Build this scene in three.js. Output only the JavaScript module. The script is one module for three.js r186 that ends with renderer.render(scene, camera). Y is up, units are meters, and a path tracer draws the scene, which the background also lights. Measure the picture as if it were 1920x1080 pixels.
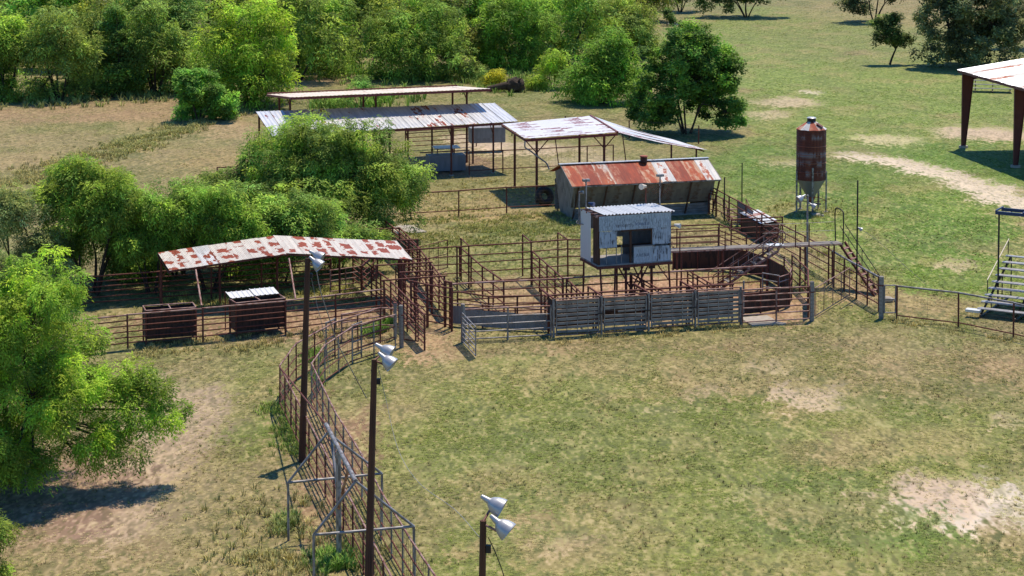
import * as THREE from 'three';
import { Sky } from 'three/addons/objects/Sky.js';
import { mergeGeometries } from 'three/addons/utils/BufferGeometryUtils.js';

// ───────────────────────── camera, sky, sun, exposure
const scene = new THREE.Scene();
const W = 1920, HT = 1080;                       // photograph size
const EYE = 22.7, F = 3733, TILT = 0.06;         // drone height (m), focal length (px), tangent of the downward tilt
const CY = -280 + F * TILT;                      // height of the optical axis in the frame (rising-front lens shift)
const FULL = 2 * (HT - CY);
const camera = new THREE.PerspectiveCamera(2 * Math.atan(FULL / 2 / F) * 180 / Math.PI, W / FULL, 1, 4000);
camera.position.set(0, EYE, 0);
camera.rotation.x = -Math.atan(TILT);
camera.setViewOffset(W, FULL, 0, FULL - HT, W, HT);
camera.updateProjectionMatrix();
camera.updateMatrixWorld();

const SUN = new THREE.Vector3(0.2, 1, -0.38).normalize();
const sky = new Sky();
sky.name = 'sky';
sky.userData.kind = 'structure';
sky.scale.setScalar(3000);
Object.assign(sky.material.uniforms.sunPosition.value, SUN);
sky.material.uniforms.turbidity.value = 2.2;
sky.material.uniforms.rayleigh.value = 1.2;
sky.material.uniforms.mieCoefficient.value = 0.003;
if (sky.material.uniforms.cloudCoverage) sky.material.uniforms.cloudCoverage.value = 0;
scene.add(sky);
scene.environmentIntensity = 0.13;
const sun = new THREE.DirectionalLight(0xfff0d8, 5.0);
sun.name = 'sun';
sun.position.set(0, 0, -110).addScaledVector(SUN, 260);
sun.target.position.set(0, 0, -110);
sun.castShadow = true;
sun.shadow.mapSize.set(4096, 4096);
Object.assign(sun.shadow.camera, { left: -110, right: 110, top: 130, bottom: -130, near: 1, far: 600 });
scene.add(sun, sun.target);
const renderer = new THREE.WebGLRenderer({ antialias: true });
renderer.toneMapping = THREE.LinearToneMapping;
renderer.toneMappingExposure = 1.07;
renderer.shadowMap.enabled = true;

// ───────────────────────── helpers
let seed = 20250;
const rnd = () => { seed = (seed * 1664525 + 1013904223) >>> 0; return seed / 4294967296; };
const rr = (a, b) => a + (b - a) * rnd();
const V = (x, y, z) => new THREE.Vector3(x, y, z);
const lerp = (a, b, t) => a + (b - a) * t;
const clamp = (x, a = 0, b = 1) => Math.min(b, Math.max(a, x));
const smooth = (a, b, x) => { const t = clamp((x - a) / (b - a)); return t * t * (3 - 2 * t); };
// survey: a sighting (u, v) in the photograph of something h metres above the ground → its place in the world
function at(u, v, h = 0) {
  const t = Math.atan(TILT), y = -(v - CY) / F, d = V((u - 960) / F, y * Math.cos(t) - Math.sin(t), -Math.cos(t) - y * Math.sin(t));
  const k = (EYE - h) / -d.y;
  return V(d.x * k, h, d.z * k);
}
const gr = (u, v, h = 0) => { const p = at(u, v, h); p.y = 0; return p; };     // foot of that place on the ground
const up = (p, h) => V(p.x, h, p.z);
const mix3 = (a, b, t) => a.clone().lerp(b, t);

const taken = {};
function numbered(n) { if (!(n in taken)) { taken[n] = 0; return n; } taken[n]++; return n + '_' + String(taken[n]).padStart(3, '0'); }
function thing(name, label, category, base = V(0, 0, 0), group) {
  const g = new THREE.Group();
  g.name = numbered(name); g.position.copy(base); g.userData = { label, category };
  if (group) g.userData.group = group;
  scene.add(g);
  return g;
}
const anchor = (o) => { const p = V(0, 0, 0); for (let q = o; q && q !== scene; q = q.parent) p.add(q.position); return p; };
// geometries are written in world metres; a part stores them relative to its thing
function part(name, geos, mat, parent, label) {
  let g = Array.isArray(geos) ? (geos.length > 1 ? mergeGeometries(geos.map((x) => (x.index ? x.toNonIndexed() : x))) : geos[0]) : geos;
  const o = anchor(parent);
  g = g.clone().translate(-o.x, -o.y, -o.z);
  const m = new THREE.Mesh(g, mat);
  m.name = name; m.castShadow = m.receiveShadow = true;
  if (label) m.userData.label = label;
  parent.add(m);
  return m;
}
const YUP = V(0, 1, 0);
function rod(a, b, r, r2 = r, seg = 7) {
  const d = b.clone().sub(a), L = d.length();
  const g = new THREE.CylinderGeometry(r2, r, L, seg, 1, false);
  const uv = g.attributes.uv, off = rnd() * 7;
  for (let i = 0; i < uv.count; i++) uv.setXY(i, uv.getX(i) * 0.4 + off, uv.getY(i) * L * 0.5 + off * 1.7);
  g.applyQuaternion(new THREE.Quaternion().setFromUnitVectors(YUP, d.normalize()));
  return g.translate((a.x + b.x) / 2, (a.y + b.y) / 2, (a.z + b.z) / 2);
}
// a bar of rectangular section from a to b; w across, t along "upv"
function bar(a, b, w, t, upv = YUP) {
  const d = b.clone().sub(a), L = d.length(); d.normalize();
  const side = d.clone().cross(upv).normalize(), u2 = side.clone().cross(d).normalize();
  const g = new THREE.BoxGeometry(w, t, L);
  const uv = g.attributes.uv, p = g.attributes.position, n = g.attributes.normal, off = rnd() * 5;
  for (let i = 0; i < uv.count; i++) {
    const ax = Math.abs(n.getX(i)), az = Math.abs(n.getZ(i));
    uv.setXY(i, (az > 0.5 ? p.getX(i) : p.getZ(i)) + off, (ax > 0.5 || az > 0.5 ? p.getY(i) : p.getX(i)) + off * 1.3);
  }
  g.applyMatrix4(new THREE.Matrix4().makeBasis(side, u2, d.clone().negate()));
  return g.translate((a.x + b.x) / 2, (a.y + b.y) / 2, (a.z + b.z) / 2);
}
function tube(pts, r, seg = 6, n) {
  const c = new THREE.CatmullRomCurve3(pts);
  return new THREE.TubeGeometry(c, n || pts.length * 4, r, seg, false);
}
// sheet metal between four corners (a→b along the eave, a→d down the slope); ribs run from ab to dc
function ribbed(a, b, c, d, { pitch = 0.076, depth = 0.009, seg = 4, rows = 3, shape = 'sine', uvo = [0, 0], sag = 0 } = {}) {
  const L = a.distanceTo(b), S = a.distanceTo(d), nu = Math.max(2, Math.round(L / pitch) * seg);
  const nrm = b.clone().sub(a).cross(d.clone().sub(a)).normalize(); if (nrm.y < 0) nrm.negate();
  const pos = [], uv = [], idx = [];
  for (let j = 0; j <= rows; j++) for (let i = 0; i <= nu; i++) {
    const s = i / nu, t = j / rows, ph = s * L / pitch;
    const q = mix3(mix3(a, b, s), mix3(d, c, s), t);
    let k = shape === 'sine' ? Math.sin(ph * Math.PI * 2) : ((((ph % 1) + 1) % 1) < 0.18 ? 1 : -1);
    q.addScaledVector(nrm, k * depth - sag * Math.sin(Math.PI * t));
    pos.push(q.x, q.y, q.z); uv.push(s * L + uvo[0], t * S + uvo[1]);
  }
  for (let j = 0; j < rows; j++) for (let i = 0; i < nu; i++) { const k = j * (nu + 1) + i; idx.push(k, k + 1, k + nu + 1, k + 1, k + nu + 2, k + nu + 1); }
  const g = new THREE.BufferGeometry();
  g.setAttribute('position', new THREE.Float32BufferAttribute(pos, 3));
  g.setAttribute('uv', new THREE.Float32BufferAttribute(uv, 2));
  g.setIndex(idx); g.computeVertexNormals();
  return g;
}
// a roof of n overlapping sheets; mats[i] picks each sheet's material
function sheetRoof(parent, a, b, c, d, n, mats, opt = {}) {
  const e = b.clone().sub(a), L = e.length(); e.normalize();
  const nrm = e.clone().cross(d.clone().sub(a)).normalize(); if (nrm.y < 0) nrm.negate();
  for (let i = 0; i < n; i++) {
    const s0 = Math.max(0, i / n - 0.02 / L), s1 = Math.min(1, (i + 1) / n + 0.03 / L), lift = (i % 2) * 0.007 + rr(0, 0.005), j0 = rr(-0.05, 0.04), j1 = rr(-0.03, 0.06);
    const A = mix3(a, b, s0), B = mix3(a, b, s1), D = mix3(d, c, s0), C = mix3(d, c, s1), dn = D.clone().sub(A).normalize();
    for (const q of [A, B]) q.addScaledVector(dn, -j0).addScaledVector(nrm, lift);
    for (const q of [C, D]) q.addScaledVector(dn, j1).addScaledVector(nrm, lift);
    part('roof_sheet', ribbed(A, B, C, D, { ...opt, uvo: opt.uvo ? [opt.uvo[0] + i * L / n, opt.uvo[1]] : [i * 3.37 + rnd() * 9, rnd() * 11] }), mats[i % mats.length], parent);
  }
}

// ───────────────────────── noise and textures
const PERM = new Uint8Array(512);
{ const p = [...Array(256).keys()]; for (let i = 255; i > 0; i--) { const j = Math.floor(rnd() * (i + 1)); [p[i], p[j]] = [p[j], p[i]]; } for (let i = 0; i < 512; i++) PERM[i] = p[i & 255]; }
function noise(x, y, per = 256) {                // tileable value noise, 0..1
  const xi = Math.floor(x), yi = Math.floor(y), fx = x - xi, fy = y - yi, m = (k) => ((k % per) + per) % per;
  const x0 = m(xi) & 255, x1 = m(xi + 1) & 255, y0 = m(yi) & 255, y1 = m(yi + 1) & 255;
  const u = fx * fx * (3 - 2 * fx), v = fy * fy * (3 - 2 * fy);
  const h = (a, b) => PERM[PERM[a] + b];
  return (lerp(lerp(h(x0, y0), h(x1, y0), u), lerp(h(x0, y1), h(x1, y1), u), v)) / 255;
}
function fbm(x, y, oct = 4, per = 256) { let a = 0.5, s = 0, n = 0; for (let i = 0; i < oct; i++) { s += a * noise(x, y, per); n += a; x *= 2; y *= 2; per *= 2; a *= 0.55; } return s / n; }
function tex(w, h, fn, { srgb = true, metres = [1, 1] } = {}) {
  const d = new Uint8Array(w * h * 4);
  for (let y = 0; y < h; y++) for (let x = 0; x < w; x++) { const c = fn(x / w, y / h), k = (y * w + x) * 4; d[k] = clamp(c[0], 0, 255); d[k + 1] = clamp(c[1], 0, 255); d[k + 2] = clamp(c[2], 0, 255); d[k + 3] = 255; }
  const t = new THREE.DataTexture(d, w, h);
  t.wrapS = t.wrapT = THREE.RepeatWrapping; t.magFilter = THREE.LinearFilter; t.minFilter = THREE.LinearMipmapLinearFilter; t.generateMipmaps = true;
  if (srgb) t.colorSpace = THREE.SRGBColorSpace;
  t.repeat.set(1 / metres[0], 1 / metres[1]); t.needsUpdate = true;
  return t;
}
const mixc = (a, b, t) => [lerp(a[0], b[0], t), lerp(a[1], b[1], t), lerp(a[2], b[2], t)];
const std = (o) => new THREE.MeshStandardMaterial({ side: THREE.DoubleSide, ...o });

const pipeTex = tex(128, 256, (x, y) => { const n = fbm(x * 8, y * 16, 4, 8), m = noise(x * 32, y * 64, 32); return mixc(mixc([84, 40, 33], [122, 66, 52], n * 1.3), [52, 27, 24], smooth(0.62, 0.8, m) * 0.7); }, { metres: [1, 2] });
const palePipeTex = tex(128, 256, (x, y) => { const n = fbm(x * 8, y * 16, 4, 8); return mixc([150, 148, 150], [104, 98, 96], smooth(0.35, 0.7, n)); }, { metres: [1, 2] });
const halfPipeTex = tex(128, 256, (x, y) => { const n = fbm(x * 6 + 3, y * 12, 4, 6); return mixc([158, 128, 120], [112, 68, 58], smooth(0.4, 0.62, n)); }, { metres: [1, 2] });
const woodTex = (a, b, dark) => tex(256, 256, (x, y) => { const g = fbm(x * 4, y * 40, 4, 4), k = noise(x * 3, y * 90, 3); return mixc(mixc(a, b, g), dark, smooth(0.62, 0.85, k) * 0.75); }, { metres: [2, 1] });
const greyWood = woodTex([164, 158, 152], [112, 106, 102], [48, 44, 43]);
const brownWood = woodTex([96, 66, 46], [62, 42, 32], [34, 24, 20]);
// weathered galvanised sheet, more or less rusted
function galvTex(amount, opt = {}) {
  const { clean = [206, 208, 210], dull = [170, 173, 178], r1 = [150, 66, 40], r2 = [108, 48, 36], sx = 5, sy = 3, hard = 0.03, streak = 0.25, metres = [4, 4] } = opt;
  return tex(512, 512, (x, y) => {
    const wob = noise(x * 24, y * 24, 24) * 0.16 + noise(x * 90, y * 60, 30) * 0.1;
    const n = fbm(x * sx, y * sy, 3, sx) * 0.8 + wob;
    const st = noise(x * 60, y * 4, 60);
    let c = mixc(clean, dull, smooth(0.35, 0.75, st) * 0.6 + fbm(x * 12, y * 6, 3, 12) * 0.3);
    const rust = smooth(1 - amount, 1 - amount + hard, n);
    const spots = smooth(0.86, 0.9, noise(x * 64, y * 64, 64)) * 0.6 * amount;
    c = mixc(c, mixc(r1, r2, fbm(x * 16, y * 9, 3, 16) + streak * (st - 0.5)), Math.max(rust, spots));
    return c;
  }, { metres });
}
const M = {};
M.pipe = std({ map: pipeTex, roughness: 0.75, metalness: 0.1 });
M.pipePale = std({ map: palePipeTex, roughness: 0.55, metalness: 0.35 });
M.pipeHalf = std({ map: halfPipeTex, roughness: 0.65, metalness: 0.15 });
M.wire = std({ color: 0x59504b, roughness: 0.7, metalness: 0.3 });
M.greyWood = std({ map: greyWood, roughness: 0.9 });
M.brownWood = std({ map: brownWood, roughness: 0.9 });
M.pole = std({ map: woodTex([98, 62, 42], [66, 42, 32], [40, 27, 23]), roughness: 0.9 });
M.pole.map.rotation = Math.PI / 2;
M.galv = std({ map: galvTex(0.2), roughness: 0.42, metalness: 0.45 });
M.galvRoof = std({ map: galvTex(0.21, { sx: 6, sy: 2, clean: [216, 218, 222], dull: [190, 194, 202] }), roughness: 0.4, metalness: 0.35 });
M.steelRoof = std({ map: galvTex(0.2, { sx: 6, sy: 2, clean: [172, 178, 190], dull: [146, 154, 168] }), roughness: 0.42, metalness: 0.4 });
M.galvSpot = std({ map: galvTex(0.38, { sx: 16, sy: 4, hard: 0.05, clean: [212, 214, 218] }), roughness: 0.5, metalness: 0.25 });
M.whiteSheet = std({ map: galvTex(0.39, { sx: 12, sy: 2, r1: [132, 48, 42], r2: [112, 44, 40], clean: [214, 214, 217], dull: [196, 197, 202] }), roughness: 0.5, metalness: 0.2 });
// flaking paint: ragged rust rectangles in the columns of the corrugations
const patchTex = tex(1024, 1024, (x, y) => {
  const X = x * 8, Y = y * 8, st = noise(x * 160, y * 6, 160), cx = Math.floor(X / 0.8), wob = (noise(x * 96, y * 96, 96) - 0.5) * 0.2 + (noise(x * 40, y * 40, 40) - 0.5) * 0.22, sh = PERM[(cx * 7) & 255] / 255, cy = Math.floor(Y / 0.9 + sh), q = PERM[PERM[cx & 255] + (cy & 255)] / 255, q2 = PERM[PERM[(cx + 91) & 255] + (cy & 255)] / 255;
  const fx = X / 0.8 - cx - 0.5, fy = Y / 0.9 + sh - cy - 0.5, inside = q < 0.64 && Math.abs(fx) + wob < 0.2 + q2 * 0.26 && Math.abs(fy) + wob * 1.2 < 0.16 + q * 0.46;
  let c = mixc([206, 202, 197], [176, 172, 169], smooth(0.3, 0.8, st) * 0.55 + fbm(x * 16, y * 16, 3, 16) * 0.3);
  if (inside || noise(x * 120, y * 120, 120) > 0.9) c = mixc([152, 62, 36], [118, 48, 33], fbm(x * 30, y * 18, 3, 30));
  return c;
}, { metres: [8, 8] });
M.patchRust = std({ map: patchTex, roughness: 0.6, metalness: 0.15 });
M.rust = std({ map: galvTex(0.66, { sx: 6, sy: 2, hard: 0.22, streak: 0.6, r1: [178, 82, 42], r2: [134, 52, 32], clean: [190, 160, 140], dull: [170, 120, 90], metres: [3, 5] }), roughness: 0.75, metalness: 0.05 });
M.rustDark = std({ map: galvTex(0.72, { sx: 6, sy: 2, hard: 0.25, streak: 0.6, r1: [158, 64, 38], r2: [116, 45, 32], clean: [178, 130, 110], dull: [150, 92, 70], metres: [3, 5] }), roughness: 0.75, metalness: 0.05 });
M.rustMix = std({ map: galvTex(0.53, { sx: 7, sy: 2, hard: 0.18, streak: 0.6, r1: [168, 82, 46], r2: [128, 56, 38], clean: [202, 186, 168], metres: [3, 5] }), roughness: 0.7, metalness: 0.05 });
M.rustLow = std({ map: galvTex(0.4, { sx: 7, sy: 2, hard: 0.12, streak: 0.6, r1: [160, 76, 52], r2: [128, 60, 44], clean: [206, 204, 200], metres: [3, 5] }), roughness: 0.65, metalness: 0.1 });
M.peach = std({ map: galvTex(0.36, { sx: 5, sy: 3, hard: 0.2, r1: [204, 172, 146], r2: [184, 146, 120], clean: [226, 214, 198], dull: [210, 194, 176] }), roughness: 0.6, metalness: 0.1 });
M.redTrim = std({ map: tex(64, 64, (x, y) => mixc([122, 42, 38], [92, 34, 32], fbm(x * 8, y * 8, 3, 8))), roughness: 0.6 });
M.brownSheet = std({ map: tex(256, 256, (x, y) => mixc(mixc([56, 34, 29], [80, 50, 40], fbm(x * 6, y * 6, 4, 6)), [42, 28, 26], smooth(0.5, 0.7, noise(x * 30, y * 4, 30))), { metres: [2, 2] }), roughness: 0.75, metalness: 0.1 });
M.steel = std({ map: tex(128, 128, (x, y) => mixc([104, 46, 38], [84, 40, 36], fbm(x * 6, y * 6, 4, 6)), { metres: [2, 2] }), roughness: 0.65 });
M.greySheet = std({ map: tex(256, 256, (x, y) => mixc([142, 146, 156], [108, 112, 122], fbm(x * 10, y * 3, 4, 10)), { metres: [2, 2] }), roughness: 0.55, metalness: 0.3 });
M.paleSheet = std({ map: tex(256, 256, (x, y) => mixc(mixc([196, 206, 216], [158, 170, 184], fbm(x * 8, y * 8, 3, 8)), [58, 56, 58], smooth(0.5, 0.85, noise(x * 64, y * 7, 64) * 0.5 + noise(x * 16, y * 12, 16) * 0.3 + noise(x * 120, y * 30, 120) * 0.25) * 0.8), { metres: [2, 2] }), roughness: 0.65, metalness: 0.15 });
M.cribSheet = std({ map: tex(256, 256, (x, y) => mixc(mixc([136, 128, 118], [98, 92, 86], fbm(x * 10, y * 3, 4, 10)), [92, 66, 50], smooth(0.55, 0.75, fbm(x * 5, y * 7, 3, 5)) * 0.7), { metres: [2, 2] }), roughness: 0.7, metalness: 0.1 });
M.concrete = std({ map: tex(128, 128, (x, y) => mixc([178, 170, 158], [142, 134, 124], fbm(x * 10, y * 10, 4, 10))), roughness: 0.95 });
M.alu = std({ map: tex(128, 128, (x, y) => mixc([176, 176, 180], [138, 136, 138], fbm(x * 16, y * 4, 3, 16)), { metres: [2, 1] }), roughness: 0.45, metalness: 0.4 });
M.lamp = std({ map: tex(128, 128, (x, y) => mixc([190, 192, 196], [150, 152, 160], fbm(x * 10, y * 10, 4, 10))), roughness: 0.4, metalness: 0.35 });
M.black = std({ color: 0x1c1a1b, roughness: 0.7 });
M.cable = std({ color: 0x8d8a86, roughness: 0.6 });
M.darkSteel = std({ color: 0x2a2627, roughness: 0.6, metalness: 0.3 });
M.blueSteel = std({ color: 0x223a63, roughness: 0.5, metalness: 0.2 });
M.whiteLid = std({ color: 0xd4d6d8, roughness: 0.45, metalness: 0.2 });

// ───────────────────────── ground
const OLIVE = [124, 120, 74], GREEN = [104, 124, 48], DRY = [160, 136, 92], SOIL = [194, 170, 144], BROWN = [130, 104, 78], ORANGE = [172, 132, 98], LUSH = [92, 128, 40], PALE = [214, 198, 180], PINK = [170, 146, 122];
// patches of grass, dry grass and bare soil: where they were sighted, half-sizes in the same units, colour, strength, grass cover
const PATCHES = [
  // right-hand pasture, bright and mown
  [1650, 150, 420, 190, [120, 140, 58], 1, 0.8], [1680, 420, 330, 130, [116, 142, 52], 1, 0.9], [1780, 310, 180, 50, LUSH, 0.7, 0.9], [1500, 330, 200, 80, [98, 124, 46], 0.7, 0.9], [1640, 70, 260, 60, [122, 128, 66], 0.6, 0.7],
  [1850, 290, 120, 34, LUSH, 0.8, 0.9], [1760, 440, 160, 44, LUSH, 0.6, 1], [1420, 300, 120, 40, LUSH, 0.5, 1], [1700, 24, 200, 26, DRY, 0.5, 0.5],
  // arena
  [1300, 850, 800, 260, [132, 136, 68], 1, 0.8], [1620, 700, 420, 60, [142, 124, 84], 0.8, 0.8], [1850, 700, 140, 50, [138, 112, 80], 0.7, 0.8], [1000, 900, 260, 130, [122, 126, 68], 0.7, 0.9], [1250, 800, 240, 80, [118, 124, 64], 0.6, 0.9],
  [1700, 1000, 130, 60, LUSH, 0.55, 1], [1560, 960, 200, 70, [100, 118, 58], 0.5, 1], [1300, 720, 120, 24, DRY, 0.45, 0.6], [1120, 690, 130, 22, DRY, 0.4, 0.6], [1440, 640, 200, 18, BROWN, 0.45, 0.5], [1150, 648, 220, 14, BROWN, 0.5, 0.4],
  [1520, 745, 80, 24, SOIL, 0.8, 0.25], [1440, 690, 50, 10, SOIL, 0.5, 0.4], [1180, 740, 50, 9, DRY, 0.7, 0.4], [1240, 770, 40, 8, SOIL, 0.5, 0.4], [1010, 980, 60, 16, DRY, 0.8, 0.4], [1060, 1020, 60, 22, SOIL, 0.6, 0.3], [880, 1030, 40, 14, DRY, 0.7, 0.4], [1400, 920, 50, 10, SOIL, 0.4, 0.4], [1480, 770, 40, 9, DRY, 0.6, 0.3], [1860, 950, 150, 56, PALE, 1, 0.12], [1770, 925, 90, 46, SOIL, 0.85, 0.2], [1720, 905, 60, 16, SOIL, 0.6, 0.3], [1620, 928, 22, 9, SOIL, 0.8, 0.2], [1900, 1020, 80, 40, DRY, 0.6, 0.4],
  [1895, 790, 40, 14, SOIL, 0.7, 0.3], [1900, 770, 30, 60, [116, 124, 62], 0.4, 0.8], [1040, 1040, 90, 40, DRY, 0.6, 0.4], [790, 1010, 40, 50, DRY, 0.6, 0.4], [960, 700, 60, 14, DRY, 0.4, 0.6], [900, 760, 160, 50, [126, 128, 66], 0.5, 0.9], [1480, 1060, 150, 24, DRY, 0.35, 0.6], [1330, 735, 60, 10, PINK, 0.4, 0.4], [1560, 850, 110, 24, BROWN, 0.35, 0.7],
  // gate mouth, soil by the pens
  [810, 650, 70, 34, [166, 132, 98], 0.85, 0.15], [800, 600, 50, 26, ORANGE, 0.5, 0.12], [900, 660, 70, 12, BROWN, 0.5, 0.4], [730, 655, 60, 12, ORANGE, 0.5, 0.2],
  // pens: dusty ground
  [1220, 545, 190, 34, ORANGE, 1, 0.03], [1380, 560, 120, 40, [172, 128, 96], 0.9, 0.05], [960, 560, 150, 40, [160, 130, 94], 0.95, 0.15], [770, 540, 70, 70, [156, 126, 94], 0.85, 0.1], [1130, 590, 240, 22, [164, 128, 96], 0.9, 0.05], [1460, 575, 70, 26, [160, 128, 96], 0.8, 0.15], [900, 480, 150, 30, [120, 124, 62], 0.9, 0.9], [1000, 425, 220, 26, [112, 120, 64], 0.9, 1], [900, 405, 180, 14, [172, 140, 88], 0.7, 0.4], [860, 375, 160, 26, [150, 132, 78], 0.8, 0.7], [760, 430, 26, 9, PALE, 0.9, 0.05],
  [1010, 280, 120, 14, SOIL, 0.8, 0.15], [900, 270, 70, 24, SOIL, 0.8, 0.1], [1100, 305, 90, 16, SOIL, 0.6, 0.2], [850, 310, 90, 24, BROWN, 0.9, 0.1], [1000, 240, 120, 14, GREEN, 0.6, 1], [1490, 470, 90, 40, [158, 128, 92], 0.7, 0.3], [1600, 540, 70, 34, [164, 132, 96], 0.8, 0.3], [1740, 575, 110, 22, [156, 130, 88], 0.7, 0.4], [1880, 610, 60, 24, BROWN, 0.6, 0.3],
  [1340, 450, 90, 24, [140, 118, 80], 0.7, 0.4], [1290, 412, 120, 10, [138, 126, 76], 0.6, 0.6], [1510, 398, 40, 14, [116, 116, 70], 0.5, 0.6],
  // feed alley
  [480, 600, 300, 40, [146, 112, 84], 0.95, 0.1], [520, 572, 200, 10, DRY, 0.5, 0.4], [400, 640, 200, 16, BROWN, 0.5, 0.4],
  // lower left: dry, pinkish, thin grass
  [260, 880, 420, 260, [142, 124, 86], 0.95, 0.5], [480, 740, 240, 90, [124, 122, 70], 0.85, 0.75], [330, 820, 90, 120, PINK, 0.85, 0.15], [250, 930, 160, 90, PINK, 0.8, 0.1], [100, 930, 160, 90, [128, 98, 82], 0.7, 0.08], [420, 930, 110, 120, [128, 118, 74], 0.6, 0.6], [450, 820, 50, 16, GREEN, 0.4, 1], [500, 700, 90, 30, [122, 126, 62], 0.6, 0.9], [330, 690, 110, 20, [128, 116, 74], 0.6, 0.7], [280, 700, 40, 8, SOIL, 0.7, 0.2], [400, 1040, 60, 26, SOIL, 0.35, 0.4], [560, 1000, 70, 70, [116, 104, 66], 0.5, 0.8],
  [640, 900, 60, 160, [142, 104, 80], 0.75, 0.12], [580, 760, 40, 60, [146, 108, 84], 0.6, 0.15], [500, 790, 22, 70, GREEN, 0.45, 1], [680, 640, 70, 20, [150, 114, 86], 0.5, 0.3],
  // upper-left field
  [180, 280, 420, 110, [136, 124, 80], 1, 0.7], [200, 205, 300, 26, [152, 122, 90], 0.8, 0.4], [100, 300, 200, 18, [158, 136, 90], 0.5, 0.5], [330, 255, 120, 22, [128, 122, 68], 0.5, 0.8], [420, 245, 70, 20, [170, 138, 104], 0.6, 0.3], [400, 300, 80, 24, [158, 132, 84], 0.5, 0.5], [170, 330, 160, 24, [118, 116, 68], 0.6, 0.9], [60, 335, 110, 14, [112, 116, 68], 0.6, 1], [190, 294, 90, 12, [108, 116, 66], 0.6, 1], [290, 258, 80, 10, [108, 116, 66], 0.6, 1], [200, 240, 160, 12, [120, 120, 66], 0.6, 0.9],
  [590, 150, 60, 16, [184, 146, 116], 0.8, 0.2], [650, 148, 50, 10, [180, 146, 114], 0.7, 0.2], [760, 170, 200, 24, [122, 118, 64], 0.8, 0.8], [1000, 190, 140, 30, [112, 120, 60], 0.8, 0.9], [1240, 40, 60, 14, [150, 134, 88], 0.7, 0.6],
  // tracks and bare places in the pasture
  [1470, 192, 70, 11, SOIL, 0.85, 0.08], [1440, 215, 40, 9, SOIL, 0.7, 0.15], [1525, 174, 18, 5, PALE, 0.8, 0.1], [1660, 262, 70, 11, [204, 186, 150], 0.75, 0.12], [1600, 293, 70, 7, SOIL, 0.7, 0.15], [1860, 252, 110, 15, SOIL, 0.95, 0.05], [1480, 307, 50, 7, SOIL, 0.65, 0.2], [1790, 498, 48, 11, SOIL, 0.75, 0.15], [1600, 100, 40, 4, BROWN, 0.5, 0.4], [1700, 560, 60, 8, DRY, 0.5, 0.4],
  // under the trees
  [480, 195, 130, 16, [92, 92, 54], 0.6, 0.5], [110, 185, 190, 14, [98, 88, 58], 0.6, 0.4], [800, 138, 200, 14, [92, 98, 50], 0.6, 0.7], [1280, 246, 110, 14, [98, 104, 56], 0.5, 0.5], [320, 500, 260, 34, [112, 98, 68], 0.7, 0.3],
].map(([u, v, ru, rv, c, s, g]) => { const p = gr(u, v), d = v + 280; return { x: p.x, z: -p.z, rx: ru * EYE / d, rz: rv * (-p.z) / d, c, s, g }; });
// the pale caliche track that comes in from the right
const TRACK = [[1960, 396, 13], [1890, 372, 12], [1830, 348, 10], [1770, 328, 9], [1700, 308, 8], [1640, 298, 6], [1590, 292, 4]].map(([u, v, w]) => { const p = gr(u, v); return { x: p.x, z: -p.z, w: w * (-p.z) / (v + 280) }; });
function trackAt(x, z) {
  let best = 0;
  for (let i = 0; i + 1 < TRACK.length; i++) {
    const a = TRACK[i], b = TRACK[i + 1], dx = b.x - a.x, dz = b.z - a.z, t = clamp(((x - a.x) * dx + (z - a.z) * dz) / (dx * dx + dz * dz));
    const d = Math.hypot(x - a.x - dx * t, z - a.z - dz * t) / lerp(a.w, b.w, t);
    best = Math.max(best, smooth(1.15, 0.55, d + (noise(x * 1.1, z * 0.8) - 0.5) * 0.7 + (noise(x * 0.3, z * 0.3) - 0.5) * 0.3));
  }
  return best;
}
function macro(x, z) {                           // colour and grass cover of the ground at x, z (z = metres ahead)
  const n = fbm(x * 0.05 + 40, z * 0.05 + 9, 3), n2 = fbm(x * 0.22, z * 0.16 + 50, 3);
  const n3 = (noise(x * 0.9 + 7, z * 0.6) - 0.5) * 1.1 + (noise(x * 2.3 + 70, z * 1.5) - 0.5) * 0.6;
  let c = mixc([112, 116, 62], [142, 126, 80], n), g = 0.7;
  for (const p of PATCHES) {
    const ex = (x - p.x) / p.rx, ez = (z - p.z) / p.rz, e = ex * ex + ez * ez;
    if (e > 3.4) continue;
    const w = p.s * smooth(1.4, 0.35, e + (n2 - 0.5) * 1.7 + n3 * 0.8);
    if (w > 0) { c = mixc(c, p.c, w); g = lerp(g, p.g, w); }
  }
  // drier and greener patches a few paces across
  const m1 = smooth(0.5, 0.74, fbm(x * 0.42 + 130, z * 0.24 + 20, 4)), m2 = smooth(0.52, 0.76, fbm(x * 0.36 + 15, z * 0.2 + 170, 4));
  c = mixc(c, [168, 140, 98], m1 * 0.5 * g); c = mixc(c, [98, 112, 52], m2 * 0.45 * g); g *= 1 - 0.45 * m1;
  const t = trackAt(x, z);
  if (t > 0) { c = mixc(c, [206, 190, 166], t); g *= 1 - t * 0.9; }
  return [c[0], c[1], c[2], g];
}
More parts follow.
